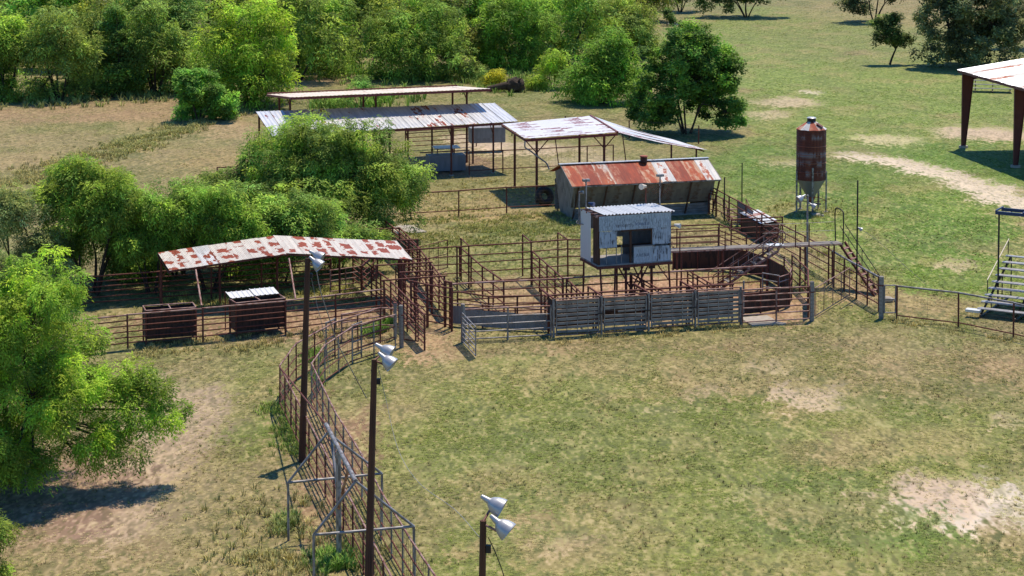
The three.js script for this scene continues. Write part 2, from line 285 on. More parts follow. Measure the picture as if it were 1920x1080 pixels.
function makeGrid(x0, x1, z0, z1, step) {
  const nx = Math.ceil((x1 - x0) / step) + 1, nz = Math.ceil((z1 - z0) / step) + 1, d = new Float32Array(nx * nz * 4);
  for (let j = 0; j < nz; j++) for (let i = 0; i < nx; i++) d.set(macro(x0 + i * step, z0 + j * step), (j * nx + i) * 4);
  return (x, z, out) => {
    const fx = clamp((x - x0) / step, 0, nx - 1.001), fz = clamp((z - z0) / step, 0, nz - 1.001), i = fx | 0, j = fz | 0, u = fx - i, v = fz - j, k = (j * nx + i) * 4;
    for (let q = 0; q < 4; q++) out[q] = (d[k + q] * (1 - u) + d[k + 4 + q] * u) * (1 - v) + (d[k + nx * 4 + q] * (1 - u) + d[k + nx * 4 + 4 + q] * u) * v;
    return out;
  };
}
const NEAR = { x0: -37, x1: 37, z0: 42, z1: 132 }, FAR = { x0: -90, x1: 90, z0: 132, z1: 320 };
const nearGrid = makeGrid(NEAR.x0, NEAR.x1, NEAR.z0, NEAR.z1, 0.25), farGrid = makeGrid(FAR.x0, FAR.x1, FAR.z0, FAR.z1, 0.5);
const tmp4 = [0, 0, 0, 0];
function groundAt(x, z) { return z < NEAR.z1 && x > NEAR.x0 && x < NEAR.x1 ? nearGrid(x, z, tmp4) : farGrid(x, z, tmp4); }
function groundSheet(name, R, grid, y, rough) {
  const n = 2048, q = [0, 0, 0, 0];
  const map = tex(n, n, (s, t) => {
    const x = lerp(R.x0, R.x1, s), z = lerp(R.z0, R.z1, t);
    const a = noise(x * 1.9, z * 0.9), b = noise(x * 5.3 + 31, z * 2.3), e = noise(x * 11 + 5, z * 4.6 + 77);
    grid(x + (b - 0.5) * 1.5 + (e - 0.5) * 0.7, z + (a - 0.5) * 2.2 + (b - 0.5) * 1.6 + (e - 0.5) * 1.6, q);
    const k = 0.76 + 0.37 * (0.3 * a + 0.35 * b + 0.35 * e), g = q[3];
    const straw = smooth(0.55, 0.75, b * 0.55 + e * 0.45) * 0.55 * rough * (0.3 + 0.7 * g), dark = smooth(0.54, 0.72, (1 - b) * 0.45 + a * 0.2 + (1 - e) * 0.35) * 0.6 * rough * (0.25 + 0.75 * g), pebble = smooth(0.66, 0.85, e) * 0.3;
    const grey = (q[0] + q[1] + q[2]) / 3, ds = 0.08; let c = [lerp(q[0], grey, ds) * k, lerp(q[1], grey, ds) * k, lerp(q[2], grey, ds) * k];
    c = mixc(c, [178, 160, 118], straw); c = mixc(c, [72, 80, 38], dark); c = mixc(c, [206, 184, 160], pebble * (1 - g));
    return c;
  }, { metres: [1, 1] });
  map.wrapS = map.wrapT = THREE.ClampToEdgeWrapping;
  const g = new THREE.PlaneGeometry(R.x1 - R.x0, R.z1 - R.z0, 60, 80).rotateX(-Math.PI / 2).translate((R.x0 + R.x1) / 2, y, -(R.z0 + R.z1) / 2);
  const uv = g.attributes.uv, p = g.attributes.position;
  for (let i = 0; i < uv.count; i++) uv.setXY(i, (p.getX(i) - R.x0) / (R.x1 - R.x0), (-p.getZ(i) - R.z0) / (R.z1 - R.z0));
  const m = new THREE.Mesh(g, std({ map, roughness: 1 }));
  m.name = name; m.receiveShadow = true; m.userData = { kind: 'structure' };
  scene.add(m);
  return m;
}
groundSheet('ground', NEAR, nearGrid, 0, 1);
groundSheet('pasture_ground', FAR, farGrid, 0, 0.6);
{
  const m = new THREE.Mesh(new THREE.PlaneGeometry(4000, 4000).rotateX(-Math.PI / 2).translate(0, -0.03, -300), std({ map: tex(256, 256, (x, y) => mixc([118, 120, 66], [150, 132, 88], fbm(x * 8, y * 8, 5, 8)), { metres: [0.02, 0.02] }), roughness: 1 }));
  m.name = 'far_ground'; m.userData = { kind: 'structure' }; m.receiveShadow = true; scene.add(m);
}

// ───────────────────────── grass
const toLin = (v) => { v /= 255; return v <= 0.04045 ? v / 12.92 : ((v + 0.055) / 1.055) ** 2.4; };
function bladeTuft(n, h, spread, w) {
  const pos = [], idx = [];
  for (let i = 0; i < n; i++) {
    const a = (i / n) * Math.PI * 2 + rr(-0.4, 0.4), lean = rr(0.2, 1) * spread, hh = h * rr(0.6, 1), bx = Math.cos(a) * spread * 0.35, bz = Math.sin(a) * spread * 0.35, sx = -Math.sin(a) * w, sz = Math.cos(a) * w, k = pos.length / 3;
    const mx = bx + Math.cos(a) * lean * 0.35, mz = bz + Math.sin(a) * lean * 0.35, tx = bx + Math.cos(a) * lean, tz = bz + Math.sin(a) * lean;
    pos.push(bx - sx, -0.01, bz - sz, bx + sx, -0.01, bz + sz, mx + sx * 0.8, hh * 0.65, mz + sz * 0.8, mx - sx * 0.8, hh * 0.65, mz - sz * 0.8, tx, hh, tz);
    idx.push(k, k + 1, k + 2, k, k + 2, k + 3, k + 3, k + 2, k + 4);
  }
  const g = new THREE.BufferGeometry();
  g.setAttribute('position', new THREE.Float32BufferAttribute(pos, 3)); g.setIndex(idx); g.computeVertexNormals();
  return g;
}
const grassMat = std({ color: 0xffffff, roughness: 1 });
function instanced(name, geo, mat, mats, cols, parent, ud) {
  const m = new THREE.InstancedMesh(geo, mat, mats.length), c = new THREE.Color();
  mats.forEach((x, i) => { m.setMatrixAt(i, x); m.setColorAt(i, c.setRGB(...cols[i])); });
  m.name = name; m.castShadow = m.receiveShadow = true; if (ud) m.userData = ud;
  parent.add(m);
  return m;
}
const EU = new THREE.Euler(), QU = new THREE.Quaternion();
const place = (x, y, z, s, yaw, sy = s, tilt = 0) => new THREE.Matrix4().compose(V(x, y, z), QU.setFromEuler(EU.set(tilt, yaw, 0)), V(s, sy, s));
{
  const bands = [[52, 82, 130, 0.72], [82, 108, 100, 0.8], [108, 140, 60, 0.8], [140, 190, 24, 0.95], [190, 300, 7, 1.15]];
  const short = bladeTuft(6, 0.05, 0.11, 0.014), mats = [], cols = [];
  for (const [z0, z1, dens, sc] of bands) {
    const wide = z1 * 0.30, n = Math.round((z1 - z0) * wide * 2 * dens);
    for (let i = 0; i < n; i++) {
      const z = rr(z0, z1), x = rr(-wide, wide);
      if (Math.abs(x) > z * 0.29) continue;
      const q = groundAt(x, z), cl = noise(x * 1.3 + 11, z * 0.9), cl2 = noise(x * 0.35, z * 0.3 + 60);
      if (rnd() > q[3] * (0.25 + 1.1 * cl)) continue;
      const dry = clamp((q[0] - q[1] + 6) / 40) * 0.8 + rr(-0.25, 0.25) + (cl2 - 0.5) * 0.5, k = rr(0.82, 1.2);
      const g = mixc([q[0] * 0.8 + 26, q[1] * 0.85 + 30, q[2] * 0.7 + 14], [194, 176, 132], clamp(dry));
      mats.push(place(x, 0, -z, sc * rr(0.6, 1.3), rr(0, 6.28), sc * rr(0.35, 1.05) * (0.5 + 0.8 * cl)));
      cols.push([toLin(g[0] * k), toLin(g[1] * k), toLin(g[2] * k)]);
    }
  }
  console.log('grass tufts', mats.length);
  instanced('grass', short, grassMat, mats, cols, scene, { kind: 'stuff', label: 'short patchy grass over the arena and pasture', category: 'grass' });
  // taller weeds: along the bank at upper left, behind the pens, at fence feet
  const tall = bladeTuft(9, 0.34, 0.26, 0.02), m2 = [], c2 = [];
  const weeds = (u0, v0, u1, v1, wid, n, s, col, dryness = 0.2) => {
    const a = gr(u0, v0), b = gr(u1, v1);
    for (let i = 0; i < n; i++) {
      const p = mix3(a, b, rnd()), w = (rnd() + rnd() + rnd() - 1.5) * wid * 1.3, w2 = (rnd() + rnd() + rnd() - 1.5) * wid * 2.2, cl = noise(p.x * 0.8 + w, p.z * 0.8 + w2);
      if (cl < 0.3 + 0.3 * rnd()) continue;
      const g = mixc(col, [168, 146, 96], clamp(dryness + rr(-0.25, 0.25))), k = rr(1.05, 1.6);
      m2.push(place(p.x + w, 0, p.z + w2, s * rr(0.6, 1.3), rr(0, 6.28), s * rr(0.5, 1.2)));
      c2.push([toLin(g[0] * k), toLin(g[1] * k), toLin(g[2] * k)]);
    }
  };
  weeds(0, 352, 190, 292, 1.8, 2300, 0.85, [112, 118, 74], 0.45); weeds(190, 292, 345, 238, 1.6, 2300, 0.85, [110, 120, 70], 0.4); weeds(345, 238, 460, 200, 1.8, 500, 1, [108, 116, 64], 0.4);
  weeds(770, 432, 1085, 425, 3.2, 4600, 0.5, [104, 116, 58], 0.35); weeds(700, 375, 1030, 348, 2.2, 800, 0.5, [118, 120, 64], 0.5);
  weeds(500, 985, 640, 1075, 2.0, 700, 0.75, [108, 112, 66], 0.35); weeds(600, 1045, 660, 1080, 0.5, 220, 1.0, [92, 122, 48], 0.05); weeds(545, 965, 520, 1010, 0.4, 160, 0.9, [96, 112, 58], 0.2);
  weeds(690, 625, 745, 605, 0.35, 320, 1.0, [92, 122, 46], 0.05); weeds(510, 745, 560, 860, 0.5, 420, 0.6, [98, 120, 50], 0.15); weeds(600, 720, 580, 650, 0.4, 260, 0.7, [98, 122, 50], 0.1);
  weeds(250, 662, 700, 628, 0.9, 700, 0.6, [104, 106, 62], 0.5); weeds(300, 570, 700, 545, 1.2, 700, 0.7, [112, 118, 58], 0.3); weeds(600, 200, 760, 185, 1.8, 320, 2.6, [98, 128, 52], 0.05);
  weeds(880, 160, 1000, 165, 2.5, 260, 1.8, [98, 120, 52], 0.2); weeds(0, 190, 300, 178, 3, 600, 1.8, [92, 108, 56], 0.3); weeds(640, 140, 1000, 140, 4, 900, 2, [88, 116, 48], 0.1); weeds(1400, 405, 1580, 390, 2, 400, 0.6, [112, 118, 62], 0.4);
  weeds(1540, 470, 1640, 530, 0.8, 260, 0.7, [110, 112, 64], 0.4); weeds(1040, 640, 1400, 612, 0.5, 340, 0.5, [120, 116, 68], 0.5); weeds(1660, 600, 1920, 640, 0.5, 300, 0.5, [116, 114, 66], 0.5);
  // low weed clumps scattered over the arena and the dry ground
  for (let i = 0; i < 26000; i++) {
    const z = 56 + 70 * Math.pow(rnd(), 0.85), x = rr(-1, 1) * z * 0.28, q = groundAt(x, z), cl = noise(x * 0.5 + 200, z * 0.4) * 0.6 + noise(x * 1.6, z * 1.2 + 90) * 0.4;
    if (cl < 0.4 + 0.25 * rnd() || rnd() > 0.35 + q[3]) continue;
    const s = rr(0.16, 0.42), g = mixc([96, 112, 58], [136, 112, 80], clamp(rr(-0.3, 1.1))), k = rr(0.85, 1.4);
    m2.push(place(x, 0, -z, s, rr(0, 6.28), s * rr(0.5, 0.9))); c2.push([toLin(g[0] * k), toLin(g[1] * k), toLin(g[2] * k)]);
  }
  instanced('weeds', tall, grassMat, m2, c2, scene, { kind: 'stuff', label: 'taller weeds along the bank and the feet of the fences', category: 'weeds' });
}

// ───────────────────────── trees
function leafSprig(kind) {                         // [4 corners × 3] per leaf
  const out = [], quad = (c, ax, w, l, dz) => { const s = V(-ax.z, rr(-0.5, 0.5), ax.x).normalize().multiplyScalar(w), e = c.clone().addScaledVector(ax, l), m = c.clone().addScaledVector(ax, l * 0.45); m.y += dz; out.push([c, m.clone().add(s), e, m.clone().sub(s)]); };
  if (kind === 'fine') {                          // drooping feathery mesquite spray
    for (let i = 0; i < 5; i++) { const t = i / 4, c = V(t * 0.34, 0.05 * Math.sin(t * 3) - 0.22 * t * t, rr(-0.06, 0.06)), a = (i % 2 ? 1 : -1) * rr(0.3, 1.1); quad(c, V(Math.cos(a), rr(-0.8, 0.1), Math.sin(a)).normalize(), rr(0.028, 0.04), rr(0.2, 0.3), rr(-0.01, 0.03)); }
  } else {
    for (let i = 0; i < 5; i++) { const a = rr(0, 6.28), c = V(rr(-0.12, 0.18), rr(-0.12, 0.1), rr(-0.14, 0.14)); quad(c, V(Math.cos(a), rr(-0.6, 0.3), Math.sin(a)).normalize(), rr(0.05, 0.07), rr(0.13, 0.19), rr(-0.02, 0.02)); }
  }
  return out;
}
const SPRIG = { fine: [0, 1, 2, 3, 4, 5].map(() => leafSprig('fine')), broad: [0, 1, 2, 3, 4, 5].map(() => leafSprig('broad')) };
let leafCount = 0;
function leafGeometry(sprigs, kind) {               // real leaves, one colour per spray
  const n = sprigs.length * 5, pos = new Float32Array(n * 12), col = new Float32Array(n * 12), idx = new Uint32Array(n * 6), q = V(0, 0, 0);
  let k = 0, f = 0; leafCount += n * 2;
  for (const [mt, c] of sprigs) {
    for (const leaf of SPRIG[kind][Math.floor(rnd() * 6)]) {
      const v0 = k / 3;
      for (const p of leaf) { q.copy(p).applyMatrix4(mt); pos[k] = q.x; col[k++] = c[0]; pos[k] = q.y; col[k++] = c[1]; pos[k] = q.z; col[k++] = c[2]; }
      idx[f++] = v0; idx[f++] = v0 + 1; idx[f++] = v0 + 2; idx[f++] = v0; idx[f++] = v0 + 2; idx[f++] = v0 + 3;
    }
  }
  const g = new THREE.BufferGeometry();
  g.setAttribute('position', new THREE.BufferAttribute(pos, 3)); g.setAttribute('color', new THREE.BufferAttribute(col, 3)); g.setIndex(new THREE.BufferAttribute(idx, 1)); g.computeVertexNormals();
  return g;
}
const leafMat = new THREE.MeshPhysicalMaterial({ color: 0xffffff, vertexColors: true, roughness: 0.9, side: THREE.DoubleSide, transmission: 0.36, thickness: 0, specularIntensity: 0.3 });
M.bark = std({ map: tex(128, 256, (x, y) => mixc([86, 72, 60], [50, 42, 36], fbm(x * 12, y * 6, 4, 12)), { metres: [1, 2] }), roughness: 1 });
function limb(a, b, r0, r1, bow = 0.15, seg = 6) {
  const m = mix3(a, b, 0.5), L = a.distanceTo(b); m.x += rr(-bow, bow) * L; m.z += rr(-bow, bow) * L; m.y += rr(0, bow) * L;
  const c = new THREE.QuadraticBezierCurve3(a, m, b), n = 5, g = new THREE.TubeGeometry(c, n, 1, seg, false), p = g.attributes.position;
  for (let i = 0; i <= n; i++) { const q = c.getPoint(i / n), r = lerp(r0, r1, i / n); for (let j = 0; j <= seg; j++) { const k = i * (seg + 1) + j; p.setXYZ(k, q.x + (p.getX(k) - q.x) * r, q.y + (p.getY(k) - q.y) * r, q.z + (p.getZ(k) - q.z) * r); } }
  return g;
}
/* o: u,v foot sighting · h height · w crown width · kind · col leaf colour · low: where the crown starts (share of h) · lobes: main boughs · puffs: leaf clusters in all · pr: cluster radius (m) · per: sprays in a cluster */
function tree(o) {
  const { name = 'mesquite_tree', label, u, v, h, w, kind = 'fine', col = [124, 144, 58], low = 0.2, lobes = 9, puffs = 130, pr = 0.5, per = 60, size = 1, stems = 3, cat = 'tree', group, depth = w * 0.8, dx = 0, extra = [] } = o;
  const base = gr(u, v), t = thing(name, label, cat, base, group), B = base;
  const wood = [], boughs = [], cl = [];
  // boughs: uneven lobes filling a lopsided dome
  const squash = rr(0.9, 1.1), turn = rr(0, 6.28);
  for (let i = 0; i < lobes; i++) {
    const y = i === 0 ? 1 : clamp((i % 3) / 2.6 + rr(-0.12, 0.2)), a = turn + i * 2.4 + rr(-0.4, 0.4), out = (i === 0 ? 0.15 : lerp(0.66, 0.36, y)) * rr(0.8, 1.12), r = w * rr(0.14, 0.25) * (1 - 0.16 * y);
    boughs.push({ p: V(B.x + dx * y + Math.cos(a) * out * w * 0.5, lerp(low * h + r * 0.6, h - r * 0.62, y), B.z + Math.sin(a) * out * depth * 0.5), r, ry: Math.min(r * 0.8, h * 0.22) * squash, rz: r * Math.min(1, depth / w * 1.15), t: rr(0.92, 1.08) });
  }
  for (const [ex, ey, ez, er] of extra) boughs.push({ p: V(B.x + ex, ey, B.z + ez), r: er, ry: er * 0.7, rz: er, t: rr(0.94, 1.06) });
  const tot = boughs.reduce((q, b) => q + b.r * b.r, 0);
  for (const b of boughs) {
    const n = Math.max(4, Math.round(puffs * b.r * b.r / tot));
    for (let i = 0; i < n; i++) {
      const d = V(rr(-1, 1), rr(-0.7, 1), rr(-1, 1)).normalize(), k = Math.pow(rr(0.12, 1), 0.4) * rr(0.88, 1.22);
      cl.push({ p: V(b.p.x + d.x * b.r * k, Math.max(pr * 0.5, b.p.y + d.y * b.ry * k), b.p.z + d.z * b.rz * k), b, r: pr * rr(0.6, 1.35), t: b.t * rr(0.7, 1.22), warm: rr(-0.1, 0.1) });
    }
  }
  const feet = [];
  for (let s = 0; s < stems; s++) {
    const a = (s / stems) * 6.28 + rr(0, 1), f = V(B.x + Math.cos(a) * 0.07 * stems, -0.05, B.z + Math.sin(a) * 0.07 * stems), e = V(B.x + dx * 0.2 + Math.cos(a) * w * 0.15, h * rr(0.28, 0.42), B.z + Math.sin(a) * depth * 0.15), r = 0.022 * h * rr(0.8, 1.15) / Math.sqrt(Math.max(1, stems * 0.6));
    wood.push(limb(f, e, r, r * 0.62, 0.12)); feet.push({ e, r: r * 0.62 });
  }
  for (const b of boughs) {
    let best = feet[0]; for (const f of feet) if (f.e.distanceTo(b.p) < best.e.distanceTo(b.p)) best = f;
    b.from = best.e; wood.push(limb(best.e, b.p, best.r * rr(0.55, 0.85), 0.03, 0.14, 6));
  }
  for (const c of cl) if (rnd() < 0.55) wood.push(limb(mix3(c.b.from, c.b.p, rr(0.6, 1)), c.p, 0.022, 0.006, 0.12, 4));
  part('trunk', wood, M.bark, t);
  const sprays = [];
  for (const c of cl) {
    const m = Math.round(per * rr(0.6, 1.3));
    for (let k = 0; k < m; k++) {
      const d = V(rr(-1, 1), rr(-1, 1), rr(-1, 1)); if (d.lengthSq() > 1) { d.normalize().multiplyScalar(rr(0.6, 1)); }
      const hang = kind === 'fine' && d.y < 0 ? 1.5 : 0.75, q = V(c.p.x + d.x * c.r * 1.1, c.p.y + d.y * c.r * hang, c.p.z + d.z * c.r * 1.1);
      if (q.y < 0.08) continue;
      const yaw = Math.atan2(-d.z, d.x) + rr(-0.8, 0.8), s = size * rr(0.8, 1.4);
      const mt = new THREE.Matrix4().compose(V(q.x - B.x, q.y, q.z - B.z), QU.setFromEuler(EU.set(rr(-0.5, 0.5), yaw, rr(-0.6, 0.3) + d.y * 0.5, 'YXZ')), V(s, s, s));
      const kk = BRIGHT * c.t * rr(0.84, 1.16), g = [col[0] * (1 + c.warm + rr(-0.05, 0.05)), col[1] * (1 + c.warm * 0.4), col[2] * (1 - c.warm * 0.5)];
      sprays.push([mt, [toLin(g[0] * kk), toLin(g[1] * kk), toLin(g[2] * kk)]]);
    }
  }
  const crown = new THREE.Mesh(leafGeometry(sprays, kind), leafMat);
  crown.name = 'crown'; crown.castShadow = crown.receiveShadow = true; t.add(crown);
  return t;
}
const BRIGHT = 1.27, LIVE = [106, 114, 76];
const BG = 'trees at the edge of the upper field';
// foreground and middle ground
tree({ label: 'large feathery green mesquite at the left edge shading the bare soil', u: 26, v: 905, h: 8.2, w: 8.8, depth: 7, lobes: 18, puffs: 350, pr: 0.42, per: 92, size: 0.58, col: [124, 150, 50], low: 0.12, stems: 3, extra: [[4.3, 3.1, 0.6, 1.1], [5.0, 2.7, 0.2, 1.0], [4.6, 3.5, 0.4, 1.0], [3.3, 2.2, 1, 1.0], [2.4, 1.7, 1.4, 0.9], [3.6, 3.7, 0, 1.0], [4.0, 1.7, 1.2, 0.7], [1.2, 1.4, 2.2, 0.9], [0.6, 1.6, 2.6, 0.9], [1.6, 3.2, 2.4, 1.1]] });
tree({ label: 'broad feathery mesquite in front of the long white roofed shed', u: 606, v: 452, h: 7.5, w: 13, depth: 7.5, lobes: 24, puffs: 440, pr: 0.46, per: 60, size: 0.84, col: [122, 144, 62], low: 0.12, stems: 5 });
tree({ label: 'bright rounded mesquite left of the rust patched feeder shed', u: 172, v: 552, h: 7, w: 7.4, depth: 5, lobes: 13, puffs: 210, pr: 0.43, per: 60, size: 0.72, col: [126, 148, 56], low: 0.22, stems: 5 });
tree({ label: 'low mesquite directly behind the left half of the feeder shed roof', u: 392, v: 544, h: 5.5, w: 7, depth: 3.6, lobes: 9, puffs: 150, pr: 0.42, per: 56, size: 0.75, col: [122, 148, 56], low: 0.3, stems: 4 });
tree({ label: 'low mesquite behind the middle of the feeder shed roof', u: 525, v: 532, h: 4.7, w: 6.8, depth: 3.6, lobes: 8, puffs: 130, pr: 0.42, per: 52, size: 0.78, col: [118, 142, 62], low: 0.2, stems: 4 });
tree({ label: 'small mesquite behind the left end of the feeder shed', u: 285, v: 550, h: 5.2, w: 5, depth: 3.6, lobes: 7, puffs: 90, pr: 0.42, per: 54, size: 0.75, col: [120, 146, 56], low: 0.34, stems: 4 });
tree({ label: 'small mesquite tucked between the feeder shed and the drafting alley', u: 632, v: 512, h: 3.8, w: 5.4, depth: 3.4, lobes: 7, puffs: 95, pr: 0.42, per: 52, size: 0.78, col: [118, 142, 62], low: 0.14, stems: 3 });
tree({ label: 'grey green scrubby tree at the left edge above the foreground mesquite', u: 40, v: 560, h: 5.6, w: 6.2, depth: 4.5, lobes: 9, puffs: 140, pr: 0.42, per: 52, size: 0.66, col: [120, 132, 78], low: 0.06, stems: 4 });
for (const [label, u, v, h, w] of [['dim mesquite behind the first two trees left of the feeder shed', 225, 522, 5.4, 5], ['dim mesquite half hidden behind the feeder shed roof, left part', 335, 516, 5.2, 5.6], ['dim mesquite half hidden behind the feeder shed roof, middle part', 455, 508, 5, 5.8]]) tree({ label, u, v, h, w, depth: 4, lobes: 8, puffs: 80, pr: 0.46, per: 46, size: 0.85, col: [112, 136, 58], low: 0.04, stems: 4 });
tree({ name: 'shrub', cat: 'shrub', label: 'sparse green shrub in the bottom left corner', u: -22, v: 1085, h: 1.9, w: 2, lobes: 5, puffs: 22, pr: 0.35, per: 50, size: 0.55, col: [122, 142, 56], low: 0.1 });
// edge of the wood, left to right
const edge = [
  ['mesquite cut by the left edge beside the upper field', 8, 186, 7.6, 7, [124, 148, 56]], ['rounded olive green mesquite, second from left beside the upper field', 112, 187, 8.1, 8, [126, 144, 66]],
  ['narrow dark green tree between two mesquites above the upper field', 214, 180, 8.4, 5, [96, 124, 54], 'broad'], ['tall mesquite with dark bare limbs left of the biggest mesquite', 292, 176, 8.8, 8, [118, 140, 62]],
  ['biggest bright mesquite above the low round bush', 470, 197, 9.4, 12, [130, 154, 50]], ['slim mesquite between the two largest ones, above the shed roof', 612, 132, 7.6, 7, [118, 142, 60]],
  ['wide mesquite with slanting dark trunk behind the back shed', 775, 147, 8.3, 13, [118, 142, 58]], ['bright mesquite behind the yellow flowering shrub', 965, 130, 7.8, 9.4, [116, 146, 54]],
  ['soft olive mesquite at top centre, left of the pasture opening', 1158, 108, 6.9, 10, [130, 146, 68]], ['leafy bright green mesquite touching the dark tree on its right', 1132, 193, 6, 8, [112, 146, 52]],
];
for (const [label, u, v, h, w, col, kind] of edge) tree({ label, u, v, h, w, depth: w * 0.75, col, kind: kind || 'fine', lobes: Math.round(9 + w * 1.0), puffs: Math.round(30 + w * 15), pr: 0.66, per: 32, size: 1.35, low: 0.03, stems: 5, group: BG });
tree({ name: 'shade_tree', label: 'dark leafy tree with several bare trunks above the silo', u: 1288, v: 250, h: 8.6, w: 10.8, depth: 7.5, kind: 'broad', col: [94, 124, 50], lobes: 21, puffs: 300, pr: 0.56, per: 44, size: 1.25, low: 0.08, stems: 6 });
tree({ name: 'shade_tree', label: 'small round tree standing alone on the pasture', u: 1667, v: 121, h: 5.5, w: 4.6, kind: 'broad', col: [86, 104, 52], lobes: 7, puffs: 60, pr: 0.5, per: 36, size: 1.2, low: 0.3, stems: 1 });
tree({ name: 'live_oak', label: 'big grey green live oak left of the steel building roof', u: 1822, v: 126, h: 10.5, w: 15, depth: 9, kind: 'broad', col: LIVE, lobes: 24, puffs: 320, pr: 0.74, per: 34, size: 1.6, low: 0.02, stems: 4 });
tree({ name: 'live_oak', label: 'live oak behind the small lone tree', u: 1640, v: 42, h: 8, w: 10, kind: 'broad', col: LIVE, lobes: 11, puffs: 90, pr: 0.75, per: 34, size: 1.5, low: 0.1, stems: 3 });
tree({ name: 'live_oak', label: 'live oak cut by the right edge above the steel building', u: 1960, v: 92, h: 10, w: 12, kind: 'broad', col: LIVE, lobes: 12, puffs: 110, pr: 0.72, per: 34, size: 1.4, low: 0.08, stems: 3 });
tree({ name: 'live_oak', label: 'dark oak at the top edge right of the pasture opening', u: 1400, v: 32, h: 8, w: 15, depth: 8, kind: 'broad', col: [84, 104, 54], lobes: 13, puffs: 120, pr: 0.75, per: 34, size: 1.5, low: 0.1, stems: 4 });
tree({ name: 'live_oak', label: 'dark oak at the top edge nearest the white slab', u: 1275, v: 22, h: 7, w: 9, depth: 7, kind: 'broad', col: [80, 100, 52], lobes: 9, puffs: 70, pr: 0.75, per: 34, size: 1.5, low: 0.12, stems: 3 });
// rows further back
const back = [[-40, 120], [60, 128], [165, 132], [245, 140], [345, 138], [420, 120], [540, 112], [680, 100], [720, 80], [860, 96], [900, 66], [1060, 84], [1010, 40], [1120, 50], [1210, 40], [120, 80], [300, 84], [500, 70], [780, 40], [920, 30], [200, 60], [400, 50], [600, 40], [20, 70], [560, 150], [850, 128], [185, 158], [1060, 120]];
const rowOf = ([, v]) => (v > 99 ? 0 : v > 55 ? 1 : 2), nth = ['first', 'second', 'third', 'fourth', 'fifth', 'sixth', 'seventh', 'eighth', 'ninth', 'tenth', 'eleventh', 'twelfth'];
back.forEach(([u, v], i) => tree({ label: nth[back.filter((b) => rowOf(b) === rowOf([u, v]) && b[0] < u).length] + ' treetop from the left in the ' + ['nearest', 'middle', 'farthest'][rowOf([u, v])] + ' back row of the wood', u, v, h: rr(7.6, 9.4), w: rr(10, 13), depth: 6.5, kind: i % 4 === 1 ? 'broad' : 'fine', col: [lerp(108, 128, rnd()), lerp(132, 148, rnd()), lerp(50, 66, rnd())], lobes: 11, puffs: 66, pr: 0.95, per: 28, size: 1.9, low: 0.02, stems: 3, group: 'treetops of the wood behind the front row' }));
// shrubs
const shrub = (label, u, v, h, w, col, extra = {}) => tree({ name: 'shrub', cat: 'shrub', label, u, v, h, w, col, lobes: 5, puffs: 30, pr: 0.42, per: 32, size: 0.95, low: 0.06, stems: 3, ...extra });
shrub('dense round green bush standing out in the upper field', 374, 226, 4.5, 6.2, [106, 144, 58], { kind: 'broad', lobes: 13, puffs: 150, pr: 0.52, per: 40, size: 1.1, low: 0.02 });
shrub('small leafy bush in the shade between two mesquites', 247, 170, 2.4, 2.6, [108, 132, 58]);
shrub('yellow flowering shrub in front of the wood', 914, 119, 3, 2.4, [184, 172, 38]);
shrub('low yellow green bush beside the dead stump', 926, 162, 1.5, 2, [158, 158, 46], { puffs: 16 });
shrub('pale green shrub under the wide mesquite, left of the yellow bush', 872, 152, 2.3, 4, [116, 134, 64]);
shrub('bright yellow green bush left of the leafy mesquite', 1037, 166, 3.6, 4.4, [130, 154, 52], { lobes: 8, puffs: 60 });
shrub('tiny yellow bloom tuft at the foot of the olive mesquite', 1058, 100, 1.5, 1.6, [176, 164, 44], { puffs: 12 });
shrub('thin green shrub behind the raised shed roof', 675, 205, 3, 5, [112, 140, 62], { puffs: 30, per: 22 });
shrub('dark green sapling beside the white slab at top centre', 1253, 48, 2.2, 1.8, [90, 112, 56], { kind: 'broad', puffs: 16 });
console.log('leaf triangles', leafCount);

// ───────────────────────── fences and gates
const R_RAIL = 0.032, R_POST = 0.045;
function wires(a, b, h0, h1, dh, dv, r = 0.0045) {
  const g = [], L = a.distanceTo(b), nh = Math.max(1, Math.round((h1 - h0) / dh)), nv = Math.max(1, Math.round(L / dv));
  for (let i = 0; i <= nh; i++) { const h = lerp(h0, h1, i / nh); g.push(rod(up(a, h), up(b, h), r, r, 3)); }
  for (let i = 1; i < nv; i++) { const p = mix3(a, b, i / nv); g.push(rod(up(p, h0), up(p, h1), r, r, 3)); }
  return g;
}
/* o: label · top: sightings of the top rail · h · gap: post spacing · rails: heights · wire: [from, to, dh, dv] · mat, postMat · r, pr · skipEnds */
function fence(o) {
  const { name = 'pipe_fence', label, cat = 'fence', h = 1.6, gap = 2.8, rails = [], wire, mat = M.pipe, postMat = mat, r = R_RAIL, pr = R_POST, group, topMat = mat, postH = 0.03, topR = r + 0.008 } = o;
  const P = o.foot || o.top.map(([u, v]) => gr(u, v, h));
  const t = thing(name, label, cat, P[0].clone(), group);
  const posts = [P[0]];
  for (let i = 0; i + 1 < P.length; i++) {
    const a = P[i], b = P[i + 1], n = Math.max(1, Math.round(a.distanceTo(b) / gap));
    for (let k = 1; k <= n; k++) posts.push(mix3(a, b, k / n));
    part('top_rail', rod(up(a, h), up(b, h + rr(-0.02, 0.02)), topR), topMat, t);
    for (const q of rails) part('rail', rod(up(a, q + rr(-0.012, 0.012)), up(b, q + rr(-0.012, 0.012)), r), mat, t);
    if (wire) part('wire_mesh', wires(a, b, ...wire), M.wire, t);
  }
  for (const p of posts) part('post', rod(V(p.x, -0.1, p.z), V(p.x + rr(-0.02, 0.02), h + postH, p.z + rr(-0.02, 0.02)), pr), postMat, t);
  return t;
}
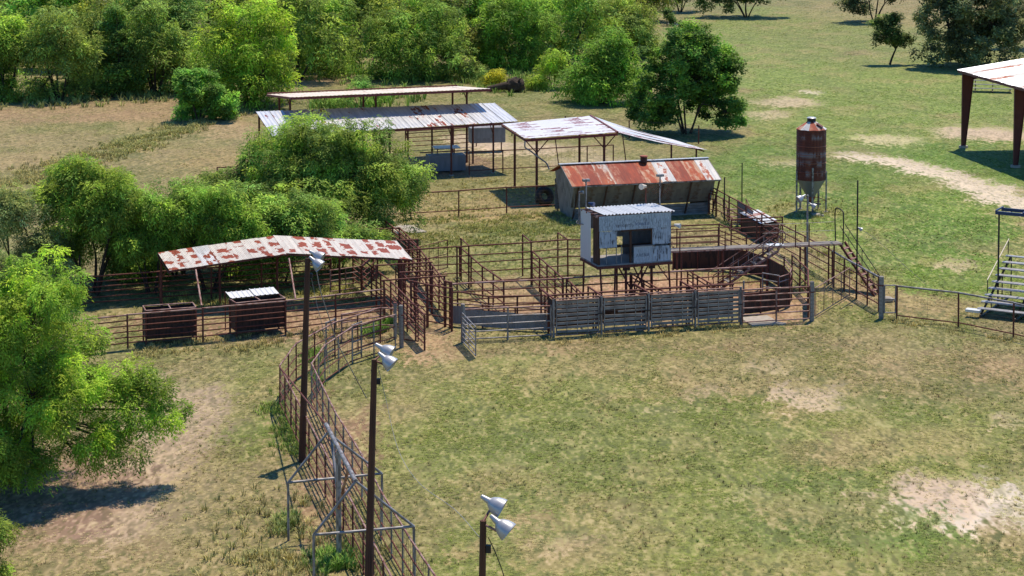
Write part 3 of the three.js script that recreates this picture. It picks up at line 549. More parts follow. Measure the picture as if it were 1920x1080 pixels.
function gate(o) {
  const { name = 'pipe_gate', label, a, b, h0 = 0.15, h1 = 1.4, n = 5, bars = 1, mat = M.pipe, r = 0.024, wire, brace = false, group } = o;
  const t = thing(name, label, 'gate', up(a, 0), group);
  for (const p of [a, b]) part('stile', rod(up(p, h0 - 0.02), up(p, h1 + 0.02), r * 1.15), mat, t);
  for (let i = 0; i < n; i++) { const h = lerp(h0, h1, n > 1 ? i / (n - 1) : 0); part('rail', rod(up(a, h), up(b, h), r), mat, t); }
  for (let i = 1; i <= bars; i++) { const p = mix3(a, b, i / (bars + 1)); part('upright', rod(up(p, h0), up(p, h1), r * 0.8), mat, t); }
  if (wire) part('wire_mesh', wires(a, b, h0, h1, ...wire), M.wire, t);
  if (brace) part('brace', rod(up(a, h0), up(b, h1), r * 0.8), mat, t);
  return t;
}
const R6 = [0.3, 0.56, 0.82, 1.08, 1.34], R5 = [0.35, 0.68, 1.0, 1.32];
const WELD = [0.12, 1.5, 0.2, 0.3];

// feed alley
fence({ label: 'six rail rusty pipe fence along the front of the feed bunks', top: [[120, 603], [239, 590], [380, 578], [535, 564], [721, 542]], h: 1.6, rails: R6, gap: 2.9, mat: M.pipe, topMat: M.pipeHalf });
fence({ label: 'rusty pipe fence under the trees behind the feeder shed', top: [[150, 520], [300, 509], [490, 495], [620, 486]], h: 1.6, rails: R6, gap: 3 });
gate({ label: 'rusty gate panel standing open behind the tallest light pole', a: gr(619, 507, 1.3), b: gr(677, 499, 1.3), h0: 0.2, h1: 1.3, n: 5, bars: 1, mat: M.pipeHalf, r: 0.03 });
fence({ label: 'short rail fence behind the feed alley beside the open gate panel', top: [[677, 499], [700, 478], [708, 470]], h: 1.4, rails: R5, gap: 2.5 });
// drafting alley between feeder shed and sorting pens
fence({ label: 'sloping left side fence of the drafting alley below the shed corner', top: [[662, 474], [733, 528], [796, 590]], h: 1.65, rails: R6, gap: 1.9, wire: [0.2, 1.5, 0.26, 0.6] });
fence({ label: 'right side fence of the drafting alley with thick corner post', top: [[712, 406], [749, 436], [787, 467], [836, 531]], h: 1.8, rails: [...R6, 1.58], gap: 1.9 });
fence({ label: 'upper left end of the drafting alley beside the big mesquite', top: [[690, 431], [749, 427], [787, 466]], h: 1.7, rails: R5, gap: 2.2, wire: WELD });
gate({ label: 'slanted loading gate inside the drafting alley', a: gr(742, 500, 1.6), b: gr(800, 560, 1.6), h0: 0.25, h1: 1.6, n: 5, bars: 2, r: 0.028 });
for (const [i, [a, b]] of [[[748, 451], [784, 449]], [[701, 498], [811, 491.5]], [[749, 511], [812, 508]], [[715, 526], [838, 517]]].entries()) {
  const h = 2.15, p = at(...a, h), q = at(...b, h), t = thing('overhead_tie', ['shortest overhead pipe tie over the drafting alley', 'overhead pipe tie level with the feeder shed roof corner', 'overhead pipe tie just right of the tall red post', 'lowest and longest overhead pipe tie across the drafting alley'][i], 'pipe frame', up(p, 0), 'overhead ties of the drafting alley');
  part('tie', rod(p, q, 0.04), M.pipe, t);
  for (const s of [0.04, 0.5, 0.96]) { const k = mix3(p, q, s); part('post', rod(V(k.x, -0.1, k.z), k, 0.05), M.pipe, t); }
}
fence({ label: 'six rail panel closing the mouth of the drafting alley', top: [[771, 527], [802, 534], [847, 541]], h: 2.05, rails: [0.3, 0.62, 0.95, 1.28, 1.6], gap: 1.6, pr: 0.055 });
{ const t = thing('corner_post', 'thick twin post at the left end of the long middle rail', 'post', gr(845, 530, 2.2)); const b = t.position.clone(); part('post', rod(V(b.x, -0.1, b.z), up(b, 2.25), 0.09), M.pipe, t); part('post', rod(V(b.x - 0.28, -0.1, b.z - 0.3), V(b.x - 0.28, 2.25, b.z - 0.3), 0.07), M.pipe, t); part('tie', rod(V(b.x, 2.2, b.z), V(b.x - 0.28, 2.2, b.z - 0.3), 0.05), M.pipe, t); }
gate({ label: 'wire mesh gate swung open in the upper sorting pen', a: gr(787, 463, 1.7), b: gr(839, 450, 1.7), h0: 0.2, h1: 1.7, n: 3, bars: 2, wire: [0.22, 0.3] });
// sorting pens
fence({ label: 'tall back fence of the sorting pens', top: [[758, 469], [857, 463], [879, 461], [996, 454], [1065, 449.5], [1095, 449]], h: 2.25, rails: [0.35, 0.88, 1.36, 1.76], gap: 3.3, wire: [0.3, 1.7, 0.3, 0.9] });
for (const [i, [u, v, u2, v2]] of [[864.5, 446.6, 879, 461], [980, 439.5, 996, 454], [1046, 436, 1064.6, 449]].entries()) {
  const p = gr(u, v, 2.25), t = thing('brace_post', ['left', 'middle', 'right'][i] + ' of the three braced posts behind the sorting pens', 'post', p, 'braced posts behind the sorting pens');
  part('post', rod(V(p.x, -0.1, p.z), up(p, 2.25), 0.045), M.pipe, t); part('tie', rod(up(p, 2.24), at(u2, v2, 2.25), 0.035), M.pipe, t);
}
fence({ label: 'dividing fence running diagonally between the two sorting pens', top: [[998, 471], [1056, 522]], h: 1.8, rails: [0.3, 0.62, 0.95, 1.25, 1.52], gap: 1.7 });
fence({ label: 'fence with long pale top pipe across the middle of the pens', top: [[845, 533], [945, 527.5], [1055, 522], [1185, 514], [1300, 506.5], [1438, 498]], h: 1.6, rails: [0.4, 0.8, 1.2], gap: 2.6, topMat: M.pipeHalf, topR: 0.05, wire: [0.2, 1.5, 0.3, 0.5] });
fence({ label: 'diagonal rails under the announcer stand', top: [[1182, 512], [1262, 556]], h: 1.5, rails: R5, gap: 1.6 });
fence({ label: 'diagonal working gate left of the stand legs', top: [[1062, 522], [1092, 552]], h: 1.5, rails: R5, gap: 1.4 });
fence({ label: 'short rails across the alley right of the stand legs', top: [[1290, 507], [1345, 540]], h: 1.5, rails: R5, gap: 1.5 });
fence({ label: 'rails joining the tall back fence to the middle pale pipe, left pen', top: [[862, 463], [905, 500], [945, 527]], h: 1.6, rails: [0.5, 1.05], gap: 2.2 });
fence({ label: 'low curved inner fence behind the grey sheet panels', top: [[858, 547], [916, 556], [970, 555], [1022, 553.5], [1035, 563]], h: 1.45, rails: [0.4, 0.75, 1.1], gap: 2 });
{ // grey sheet wall
  const t = thing('sheet_panel', 'low grey corrugated sheet wall behind the pale gate', 'wall', gr(848, 613));
  const q = [gr(848, 611), gr(905, 616), gr(966, 620), gr(1030, 622)], hs = [[0.12, 0.98], [0.08, 0.86], [0.06, 0.8]];
  for (let i = 0; i < 3; i++) part('sheet', ribbed(up(q[i], hs[i][1]), up(q[i + 1], hs[i][1]), up(q[i + 1], hs[i][0]), up(q[i], hs[i][0]), { rows: 1, uvo: [i * 3, 0] }), M.greySheet, t);
  for (const p of q) part('post', rod(V(p.x, -0.1, p.z - 0.07), V(p.x, 1.15, p.z - 0.07), 0.04), M.pipe, t);
  part('rail', rod(up(q[0], 1.1), up(q[3], 1.05), 0.03), M.pipeHalf, t);
}
fence({ label: 'pale pipe fence left of the wooden chutes', top: [[871, 580.5], [952, 577], [1033, 573]], h: 1.5, rails: [0.12, 0.45, 0.78, 1.12], gap: 2.4, mat: M.pipePale, topMat: M.pipeHalf });
{ const p = gr(868, 642), t = thing('wooden_post', 'grey wooden post carrying the open pale gate', 'post', p); part('post', rod(V(p.x, -0.1, p.z), up(p, 1.78), 0.1, 0.095, 9), M.greyWood, t); part('cap', rod(up(p, 1.775), up(p, 1.81), 0.1, 0.07, 9), M.greyWood, t); for (const h of [0.4, 1.3]) part('hinge', rod(V(p.x, h, p.z + 0.08), V(p.x + 0.02, h + 0.03, p.z + 0.2), 0.03), M.pipe, t); }
gate({ label: 'small pale gate swung open into the arena, casting a shadow', a: gr(867, 644), b: gr(892, 672), h0: 0.12, h1: 1.42, n: 7, bars: 1, mat: M.pipePale, r: 0.026 });

// four wooden chutes
const C0 = gr(1036, 633), C4 = gr(1388, 609.5), E1 = C4.clone().sub(C0).normalize(), E2 = V(-E1.z, 0, E1.x); if (E2.z > 0) E2.negate();
const chuteBay = C0.distanceTo(C4) / 4;
const on = (o, a, b, h) => V(o.x + E1.x * a + E2.x * b, h, o.z + E1.z * a + E2.z * b);
for (let i = 0; i < 4; i++) {
  const o = on(C0, i * chuteBay, 0, 0), w = chuteBay, t = thing('bucking_chute', ['first wooden chute from the left, beside the pale fence', 'second wooden chute from the left', 'third wooden chute from the left, with a gap under its gate', 'rightmost wooden chute, next to the rail fence'][i], 'chute', o, 'wooden slatted chutes facing the arena');
  const f = (a, b, h) => on(o, a, b, h);
  part('post', rod(f(0.05, 0, -0.1), f(0.05, 0, 1.82), 0.06), M.pipePale, t); if (i === 3) part('post', rod(f(w + 0.02, 0, -0.1), f(w + 0.02, 0, 1.86), 0.06), M.pipePale, t);
  part('back_post', rod(f(0.05, 0.85, -0.1), f(0.05, 0.85, 1.8), 0.05), M.pipe, t); part('back_post', rod(f(w - 0.08, 0.85, -0.1), f(w - 0.08, 0.85, 1.8), 0.05), M.pipe, t);
  // front gate: pale frame, grey boards, flat bars
  const lift = i === 2 ? 0.2 : i === 3 ? 0.16 : 0.1, g = new THREE.Group(); g.name = 'gate'; t.add(g);
  const x0 = 0.17, x1 = w - 0.1, top = 1.74;
  for (const a of [x0, x1]) part('stile', rod(f(a, -0.06, lift), f(a, -0.06, top), 0.032), M.pipePale, g);
  for (const h of [lift, top]) part('rail', rod(f(x0, -0.06, h), f(x1, -0.06, h), 0.03), M.pipeHalf, g);
  const nb = 8, step = (top - 0.06 - lift) / nb;
  for (let k = 0; k < nb; k++) { const h = lift + 0.06 + step * (k + 0.45), sk = rr(-0.015, 0.015); if (i === 1 && k === 4) { part('board', bar(f(x0 + 0.7, 0, h), f(x1, 0, h + 0.02), 0.03, step * 0.4), M.greyWood, g); continue; } part('board', bar(f(x0, 0, h + sk), f(x1, 0, h - sk), 0.032, step * rr(0.54, 0.74)), M.greyWood, g); }
  for (let k = 1; k <= 3; k++) part('flat_bar', bar(f(lerp(x0, x1, k / 4), -0.045, lift), f(lerp(x0, x1, k / 4), -0.045, top), 0.035, 0.012, E2), M.pipePale, g);
  for (const h of [0.5, 1.4]) part('hinge', rod(f(0.05, -0.05, h), f(x0, -0.06, h), 0.024), M.pipePale, g);
  part('latch', bar(f(x1 - 0.05, -0.1, 1.02), f(w + 0.06, -0.1, 1.02), 0.05, 0.04), M.darkSteel, g);
  // back wall and rails
  for (let k = 0; k < 6; k++) part('back_board', bar(f(0.1, 0.85, 0.35 + k * 0.22), f(w - 0.1, 0.85, 0.35 + k * 0.22), 0.035, 0.2), M.brownWood, t);
  part('back_rail', rod(f(0, 0.85, 1.8), f(w, 0.85, 1.8), 0.045), M.pipe, t); part('front_rail', rod(f(0.05, 0, 1.82), f(w, 0, 1.84), 0.03), M.pipeHalf, t);
  // side divider sloping back
  part('divider_rail', rod(f(0.05, 0, 1.84), f(0.02, 2.0, 1.84), 0.05), M.pipe, t);
  part('divider_panel', bar(f(0.05, 0.2, 1.2), f(0.04, 0.85, 1.2), 0.03, 1.05), M.brownSheet, t);
  part('divider_post', rod(f(0.02, 2, -0.1), f(0.02, 2, 1.84), 0.045), M.pipe, t);
}
fence({ label: 'five rail fence between the rightmost chute and the wooden post', top: [[1392, 544], [1456, 540.5], [1520, 537]], h: 1.7, rails: [0.14, 0.5, 0.82, 1.14, 1.42], gap: 2.4, mat: M.pipeHalf });
{ const p = gr(1522, 602), t = thing('wooden_post', 'stout grey wooden post at the corner of the rail fence and mesh gate', 'post', p); part('post', rod(V(p.x, -0.1, p.z), up(p, 1.92), 0.115, 0.105, 9), M.greyWood, t); part('cap', rod(up(p, 1.92), up(p, 1.95), 0.105, 0.07, 9), M.greyWood, t); part('strap', rod(up(p, 1.4), up(p, 1.46), 0.119, 0.119, 9), M.pipe, t); }
gate({ label: 'wire mesh gate angled open right of the stout wooden post', a: gr(1528, 597), b: gr(1593, 557), h0: 0.12, h1: 1.5, n: 2, bars: 3, mat: M.pipeHalf, wire: [0.18, 0.25] });
fence({ label: 'long boundary fence from the old crib down to the arena corner', top: [[1337, 352], [1399, 385], [1459, 418], [1510, 444], [1561, 471]], h: 1.65, rails: [0.4, 0.85, 1.25], gap: 3, wire: WELD });
fence({ label: 'arena end fence running from the catwalk stair to the tall corner post', top: [[1561, 471], [1606, 496], [1648, 519]], h: 1.75, rails: [0.4, 0.85, 1.3], gap: 1.5, wire: [0.15, 1.6, 0.2, 0.3], topMat: M.pipePale, topR: 0.055 });
{ const p = gr(1652, 597), t = thing('wooden_post', 'tallest grey wooden post at the arena corner', 'post', p); part('post', rod(V(p.x, -0.1, p.z), up(p, 2.05), 0.125, 0.115, 9), M.greyWood, t); part('cap', rod(up(p, 2.05), up(p, 2.08), 0.115, 0.08, 9), M.greyWood, t); part('strap', rod(up(p, 1.6), up(p, 1.66), 0.129, 0.129, 9), M.pipe, t); }
gate({ label: 'narrow walk gate beside the tallest wooden post', a: gr(1658, 597), b: gr(1679, 597), h0: 0.28, h1: 1.62, n: 3, bars: 0, mat: M.pipePale, r: 0.035 });
fence({ label: 'arena fence with horizontal wires in front of the bleachers', top: [[1682, 536], [1798, 549], [1901, 568], [1960, 582]], h: 1.65, rails: [0.2], gap: 3, wire: [0.2, 1.6, 0.23, 1.6], topMat: M.pipePale, topR: 0.045 });
// fences further back
fence({ label: 'rusty mesh fence crossing the yard left of the crib', top: [[690, 366], [770, 362.5], [860, 357.5], [950, 351.5], [1046, 347]], h: 1.65, rails: [0.42], gap: 2.9, wire: [0.42, 1.55, 0.19, 0.45], topR: 0.045 });
fence({ label: 'mesh fence below the white flat roofed shed', top: [[880, 286], [943, 282], [1005, 279], [1101, 274], [1150, 272]], h: 1.6, rails: [0.3], gap: 3.4, wire: [0.3, 1.5, 0.2, 0.5] });
fence({ label: 'thin fence far behind the sheds below the dark leafy tree', top: [[960, 222], [1060, 218], [1180, 226], [1310, 236]], h: 1.4, rails: [], gap: 5, r: 0.025, topR: 0.012, pr: 0.05, wire: [0.3, 1.3, 0.3, 4], mat: M.wire, postMat: M.pipe });
fence({ label: 'short fence end showing left of the broad mesquite', top: [[407, 314], [470, 312]], h: 1.6, rails: [0.3], gap: 3, wire: WELD });
fence({ label: 'pen fence inside the long white roofed shed', top: [[760, 246], [850, 241], [893, 238]], h: 1.5, rails: R5, gap: 3 });
fence({ label: 'five rail panel in front of the white lidded feeder', top: [[1371, 412], [1419, 409.5], [1467, 407]], h: 1.5, rails: R5, gap: 3 });
fence({ label: 'mesh fence behind the catwalk railing', top: [[1256, 424], [1348, 420], [1400, 440]], h: 1.45, rails: [0.4, 0.75, 1.1], gap: 2.6, wire: [0.3, 1.4, 0.25, 0.5] });
gate({ label: 'crowding gate inside the round pen', a: gr(1430, 512, 1.5), b: gr(1461, 517, 1.5), h0: 0.5, h1: 1.5, n: 4, bars: 0, mat: M.pipePale, r: 0.03 });
fence({ label: 'mesh side fence between round pen and boundary fence', top: [[1485, 478], [1515, 506], [1516, 536]], h: 1.6, rails: [0.4, 0.85, 1.25], gap: 1.8, wire: [0.2, 1.5, 0.22, 0.3] });
fence({ label: 'corner rails at the left end of the crib beside the tractor tyre', top: [[1046, 345], [1058, 352]], h: 1.6, rails: R5, gap: 2 });
fence({ label: 'short post and rail end at the right end of the crib', top: [[1330, 357], [1343, 361]], h: 1.5, rails: R5, gap: 1.2, pr: 0.06 });
{ // upright tyre by the crib
  const p = gr(1021, 386), t = thing('tractor_tyre', 'black tractor tyre propped up beside the crib', 'tyre', p);
  part('tyre', new THREE.TorusGeometry(0.44, 0.22, 10, 24).rotateX(-0.35).rotateY(0.5).translate(p.x, 0.62, p.z), M.black, t);
  part('inner_rim', new THREE.TorusGeometry(0.25, 0.04, 8, 24).rotateX(-0.35).rotateY(0.5).translate(p.x, 0.62, p.z), M.darkSteel, t);
}

// round crowding pen, solid sheets on pipe posts
{
  const t = thing('crowding_tub', 'round crowding pen with dark rusty sheet walls below the catwalk', 'pen', gr(1380, 545));
  const arc = [[1262, 507], [1308, 506], [1354, 507], [1400, 513], [1441, 527], [1470, 544], [1484, 563], [1480, 576], [1459, 583], [1426, 588], [1394, 591]].map(([u, v]) => gr(u, v));
  for (let i = 0; i + 1 < arc.length; i++) {
    const h = i < 6 ? 1.2 : 1.02, lo = 0.06;
    part('wall_sheet', ribbed(up(arc[i], h), up(arc[i + 1], h), up(arc[i + 1], lo), up(arc[i], lo), { pitch: 0.4, depth: 0.004, seg: 2, rows: 1, uvo: [i * 2.3, i * 1.7] }), M.brownSheet, t);
    part('post', rod(V(arc[i].x, -0.1, arc[i].z), up(arc[i], i > 3 ? 1.75 : 1.3), 0.045), M.pipe, t);
    part('rail', rod(up(arc[i], h + 0.02), up(arc[i + 1], h + 0.02), 0.028), M.pipe, t);
    if (i > 3 && i < 8) for (const q of [1.42, 1.68]) part('rail', rod(up(arc[i], q), up(arc[i + 1], q), 0.028), M.pipeHalf, t);
  }
  part('post', rod(V(arc[10].x, -0.1, arc[10].z), up(arc[10], 1.7), 0.045), M.pipePale, t);
}
// pale slab and box by the tub
{ const p = gr(1424, 603), t = thing('concrete_block', 'pale slab at the foot of the round pen beside the rail fence', 'slab', p); part('slab', new THREE.BoxGeometry(1.5, 0.08, 1.6).rotateY(0.3).translate(p.x, 0.04, p.z), M.concrete, t); part('chip', new THREE.BoxGeometry(0.4, 0.06, 0.5).rotateY(0.9).translate(p.x + 0.9, 0.03, p.z + 0.5), M.concrete, t); }

// curved lane fences on the left of the arena
fence({ label: 'outer fence of the curved return lane', top: [[713, 577], [628, 604], [590, 624], [555, 644], [524, 686], [545, 727], [565, 765], [681, 981], [740, 1092]], h: 1.65, rails: [0.14, 0.62, 1.1], gap: 1.9, pr: 0.034, r: 0.026, wire: [0.14, 1.6, 0.2, 0.3], topMat: M.pipeHalf });
fence({ label: 'inner fence of the curved return lane bordering the arena grass', top: [[741, 590], [660, 613], [609, 647], [584, 681], [628, 772], [678, 853], [714, 921], [777, 1022], [830, 1100]], h: 1.65, rails: [0.14, 0.62, 1.1], gap: 1.9, pr: 0.034, r: 0.026, wire: [0.14, 1.6, 0.2, 0.3], topMat: M.pipeHalf, postMat: M.pipePale });
for (const [label, u0, v0, u1, v1] of [['silver ladder like panel in the inner lane fence', 661, 677, 678, 670], ['silver panel frame in the outer lane fence below the lamp cable', 612, 672, 628, 664]]) {
  const a = gr(u0, v0), b = gr(u1, v1), t = thing('panel_frame', label, 'gate', a);
  for (const p of [a, b]) part('stile', bar(V(p.x, -0.05, p.z + 0.06), V(p.x, 1.66, p.z + 0.06), 0.07, 0.07, V(0, 0, 1)), M.pipePale, t);
  for (const h of [0.25, 0.85, 1.62]) part('rung', bar(V(a.x, h, a.z + 0.06), V(b.x, h, b.z + 0.06), 0.05, 0.05), M.pipePale, t);
}
{ const p = gr(753, 652), t = thing('wooden_post', 'grey wooden post at the arena gate mouth, upper end of the lane', 'post', p); part('post', rod(V(p.x, -0.1, p.z), V(p.x - 0.03, 1.95, p.z), 0.105, 0.1, 9), M.greyWood, t); part('cap', rod(V(p.x - 0.03, 1.95, p.z), V(p.x - 0.03, 1.98, p.z), 0.1, 0.07, 9), M.greyWood, t); part('strap', rod(up(p, 1.5), up(p, 1.55), 0.109, 0.109, 9), M.pipe, t); }
{ const p = gr(741, 636), t = thing('wooden_post', 'thinner grey post just behind the gate mouth post', 'post', p); part('post', rod(V(p.x, -0.1, p.z), up(p, 1.7), 0.08, 0.075, 8), M.greyWood, t); part('cap', rod(up(p, 1.7), up(p, 1.73), 0.09, 0.09, 8), M.pipe, t); }
gate({ label: 'rusty frame gate swung back at the arena mouth', a: gr(757, 640), b: gr(784, 644), h0: 0.1, h1: 1.8, n: 3, bars: 0, mat: M.pipe, r: 0.028 });
fence({ label: 'slanting rails joining the feed alley to the gate mouth', top: [[640, 590], [713, 577], [741, 579]], h: 1.3, rails: [0.5, 0.9], gap: 3, mat: M.pipeHalf });

// silver A-frame over the lane
{
  const k1l = at(540, 905, 1.95), k1r = at(716, 888, 1.95), k2l = at(588, 1003, 1.95), k2r = at(776, 987, 1.95);
  const t = thing('pipe_truss', 'silver pipe gable frame straddling the return lane', 'pipe frame', up(k1l, 0));
  const a1 = mix3(k1l, k1r, 0.42), a2 = mix3(k2l, k2r, 0.42); a1.y = a2.y = 3.5;
  for (const [l, r_, a] of [[k1l, k1r, a1], [k2l, k2r, a2]]) {
    part('crossbar', rod(l, r_, 0.045), M.pipePale, t); part('rafter', rod(l, a, 0.042), M.pipePale, t); part('rafter', rod(r_, a, 0.042), M.pipePale, t);
    part('leg', rod(V(l.x, -0.1, l.z), l, 0.042), M.pipePale, t); part('leg', rod(V(r_.x, -0.1, r_.z), r_, 0.042), M.pipePale, t);
  }
  part('ridge_pipe', rod(a1.clone().add(V(-0.1, 0.1, -0.6)), a2, 0.075), M.pipePale, t);
  const m = mix3(a1, a2, 0.4); part('centre_post', rod(V(m.x, -0.1, m.z), m, 0.09), M.pipePale, t);
  part('brace', rod(mix3(a1, a2, 0.15), V(m.x, 1.9, m.z), 0.05), M.pipePale, t); part('brace', rod(mix3(a1, a2, 0.75), V(m.x, 1.6, m.z), 0.05), M.pipeHalf, t);
  part('stay_pipe', rod(at(524, 688, 1.65), a1.clone().add(V(-0.1, 0.1, -0.6)), 0.03), M.pipe, t);
}

// ───────────────────────── sheds and barns
const post = (t, p, h, r = 0.06, mat = M.pipe, name = 'post') => part(name, rod(V(p.x, -0.1, p.z), up(p, h), r), mat, t);
const cyc = (n, f) => [...Array(n).keys()].map(f);
// three bunks
{
  const bunk = (label, u0, v0, u1, v1, h, d, lid) => {
    const a = gr(u0, v0), b = gr(u1, v1), e = b.clone().sub(a).normalize(), k = V(e.z, 0, -e.x); if (k.z > 0) k.negate();
    const t = thing('feed_bunk', label, 'feeder', a, 'rusty feed bunks'), A = (p, q, y) => V(p.x + k.x * q, y, p.z + k.z * q), lo = 0.3;
    const wall = (p, q, n = 'side_panel') => part(n, ribbed(up(p, h), up(q, h), up(q, lo), up(p, lo), { pitch: 0.3, depth: 0.006, seg: 2, rows: 1, uvo: [rnd() * 4, rnd() * 4] }), M.brownSheet, t);
    const a2 = A(a, d, 0), b2 = A(b, d, 0);
    wall(a, b, 'front_panel'); wall(a2, b2, 'back_panel'); wall(a, a2); wall(b, b2);
    part('floor', ribbed(up(a, lo + 0.02), up(b, lo + 0.02), up(b2, lo + 0.02), up(a2, lo + 0.02), { pitch: 0.4, depth: 0.003, seg: 2, rows: 1 }), M.brownSheet, t);
    for (const p of [a, b, a2, b2]) part('leg', rod(V(p.x, -0.05, p.z), up(p, h + 0.05), 0.04), M.pipe, t);
    for (const [p, q] of [[a, b], [a2, b2], [a, a2], [b, b2], [mix3(a, b, 0.5), mix3(a2, b2, 0.5)]]) part('rim', rod(up(p, h + 0.05), up(q, h + 0.05), 0.035), M.pipeHalf, t);
    return { t, a, b, a2, b2, A };
  };
  const fo = (u, v) => { const p = gr(u, v); p.z -= 0.12; return p; };
  bunk('open dark feed bunk at the left end of the feed alley', ...[274, 648.5, 368, 641.5], 1.58, 1.0);
  const k = bunk('dark feed bunk with white lid under the feeder shed', ...[443, 634, 535, 624], 1.6, 1.0);
  const l0 = up(k.A(k.a2, 0.7, 0), 1.85), l1 = up(k.A(k.b2, 0.7, 0), 1.85), l2 = up(k.A(k.b2, -0.1, 0), 1.72), l3 = up(k.A(k.a2, -0.1, 0), 1.72);
  for (const [p, h] of [[l0, 1.83], [l1, 1.83], [l2, 1.7], [l3, 1.7]]) part('lid_leg', rod(V(p.x, -0.05, p.z), up(p, h), 0.03), M.pipe, k.t);
  sheetRoof(k.t, l0, l1, l2, l3, 2, [M.whiteLid], { pitch: 0.25, depth: 0.02, seg: 6, shape: 'box', rows: 1 });
  // lidded feeder by the boundary fence
  const f = (a, b, h) => { const o = at(1390, 400, 1.1), e = at(1425, 420, 1.1).sub(o); const w = at(1421, 397, 1.1).sub(o); return V(o.x + e.x * a + w.x * b, h, o.z + e.z * a + w.z * b); };
  const t = thing('feed_trough', 'brown sheet feeder with white lid beside the boundary fence', 'feeder', f(0, 0, 0));
  for (const [p, q] of [[[0, 0], [1, 0]], [[1, 0], [1, 1]], [[0, 1], [1, 1]], [[0, 0], [0, 1]]]) part('side_panel', ribbed(f(...p, 1.05), f(...q, 1.05), f(...q, 0.08), f(...p, 0.08), { pitch: 0.4, depth: 0.005, seg: 2, rows: 1, uvo: [rnd() * 3, rnd() * 3] }), M.brownSheet, t);
  for (const [x, y] of [[0, 0], [1, 0], [0, 1], [1, 1]]) part('leg', rod(f(x, y, -0.1), f(x, y, 1.08), 0.05), M.pipe, t);
  sheetRoof(t, f(-0.05, -0.03, 1.12), f(1.04, -0.03, 1.12), f(1.04, 1.03, 1.2), f(-0.05, 1.03, 1.2), 4, [M.whiteLid, M.rustLow, M.whiteLid, M.whiteLid], { pitch: 0.3, depth: 0.008, seg: 4, rows: 1 });
  const s = thing('sheet_panel', 'dark upright sheet leaning on the boundary fence above the lidded feeder', 'panel', gr(1384, 424)), a = gr(1383, 422), b = gr(1412, 438);
  part('sheet', ribbed(V(a.x, 1.5, a.z), V(b.x, 1.3, b.z), V(b.x, 0.2, b.z), V(a.x, 0.1, a.z), { rows: 1 }), M.greySheet, s); part('frame', rod(V(a.x, 0, a.z), V(a.x, 1.55, a.z), 0.035), M.pipe, s); part('frame', rod(V(a.x, 1.53, a.z), V(b.x, 1.33, b.z), 0.035), M.pipe, s);
  // old ramp frame lying behind it
  const r = thing('loading_ramp', 'rusty pipe ramp frame left of the lidded feeder', 'ramp', gr(1370, 425)); const p0 = gr(1356, 398), p1 = gr(1372, 432), w0 = V(1.4, 0, 0.3);
  for (const d of [V(0, 0, 0), w0]) { part('side_rail', rod(up(p0, 0.9).add(d), up(p1, 0.6).add(d), 0.03), M.pipe, r); part('side_rail', rod(up(p0, 0.2).add(d), up(p1, 0.1).add(d), 0.03), M.pipe, r); for (const s2 of [0, 0.5, 1]) part('upright', rod(mix3(up(p0, 0.1), up(p1, 0.05), s2).add(d), mix3(up(p0, 0.9), up(p1, 0.6), s2).add(d), 0.028), M.pipe, r); }
  for (let i = 0; i < 6; i++) { const q = mix3(up(p0, 0.22), up(p1, 0.12), i / 5); part('tread', bar(q, q.clone().add(w0), 0.22, 0.03), M.pipeHalf, r); }
}
// feeder shed: bent-backed roof
{
  const F0 = at(318, 507.5, 2.2), Fm = at(538, 475, 2.75), F1 = at(773, 486, 2.2), B0 = at(296, 474, 2.6), Bm = at(512, 441.6, 3.18), B1 = at(744, 452, 2.64);
  const t = thing('feeder_shed', 'long open feeder shed with white roof blotched by rust', 'shed', up(F0, 0));
  sheetRoof(t, B0, Bm, Fm, F0, 7, [M.patchRust, M.patchRust, M.galvSpot, M.patchRust, M.patchRust, M.patchRust], { sag: 0.02 });
  sheetRoof(t, Bm, B1, F1, Fm, 7, [M.patchRust], { sag: 0.02 });
  for (const s of [0.02, 0.34, 0.66, 0.98]) for (const [a, b, c, d] of [[B0, Bm, Fm, F0], [Bm, B1, F1, Fm]]) part('purlin', bar(mix3(a, d, s).add(V(0, -0.07, 0)), mix3(b, c, s).add(V(0, -0.07, 0)), 0.06, 0.08), M.pipe, t);
  for (const [f, b] of [[F0, B0], [mix3(F0, Fm, 0.5), mix3(B0, Bm, 0.5)], [Fm, Bm], [mix3(Fm, F1, 0.5), mix3(Bm, B1, 0.5)], [F1, B1]]) {
    const q = mix3(f, b, 0.72), w = mix3(f, b, 0.2);
    post(t, q, q.y - 0.1, 0.06); part('rafter', rod(f.clone().add(V(0, -0.14, 0)), b.clone().add(V(0, -0.14, 0)), 0.04), M.pipe, t);
    part('strut', rod(up(q, q.y - 1), w.clone().add(V(0, -0.14, 0)), 0.03), M.pipe, t);
  }
  part('prop', rod(at(378, 573, 1.4), at(367, 506, 2.3), 0.045), M.pipeHalf, t); part('prop', rod(at(554, 560, 1.5), at(542, 485, 2.6), 0.045), M.pipeHalf, t);
  post(t, up(at(748.5, 564), 0), 2.1, 0.075);
}
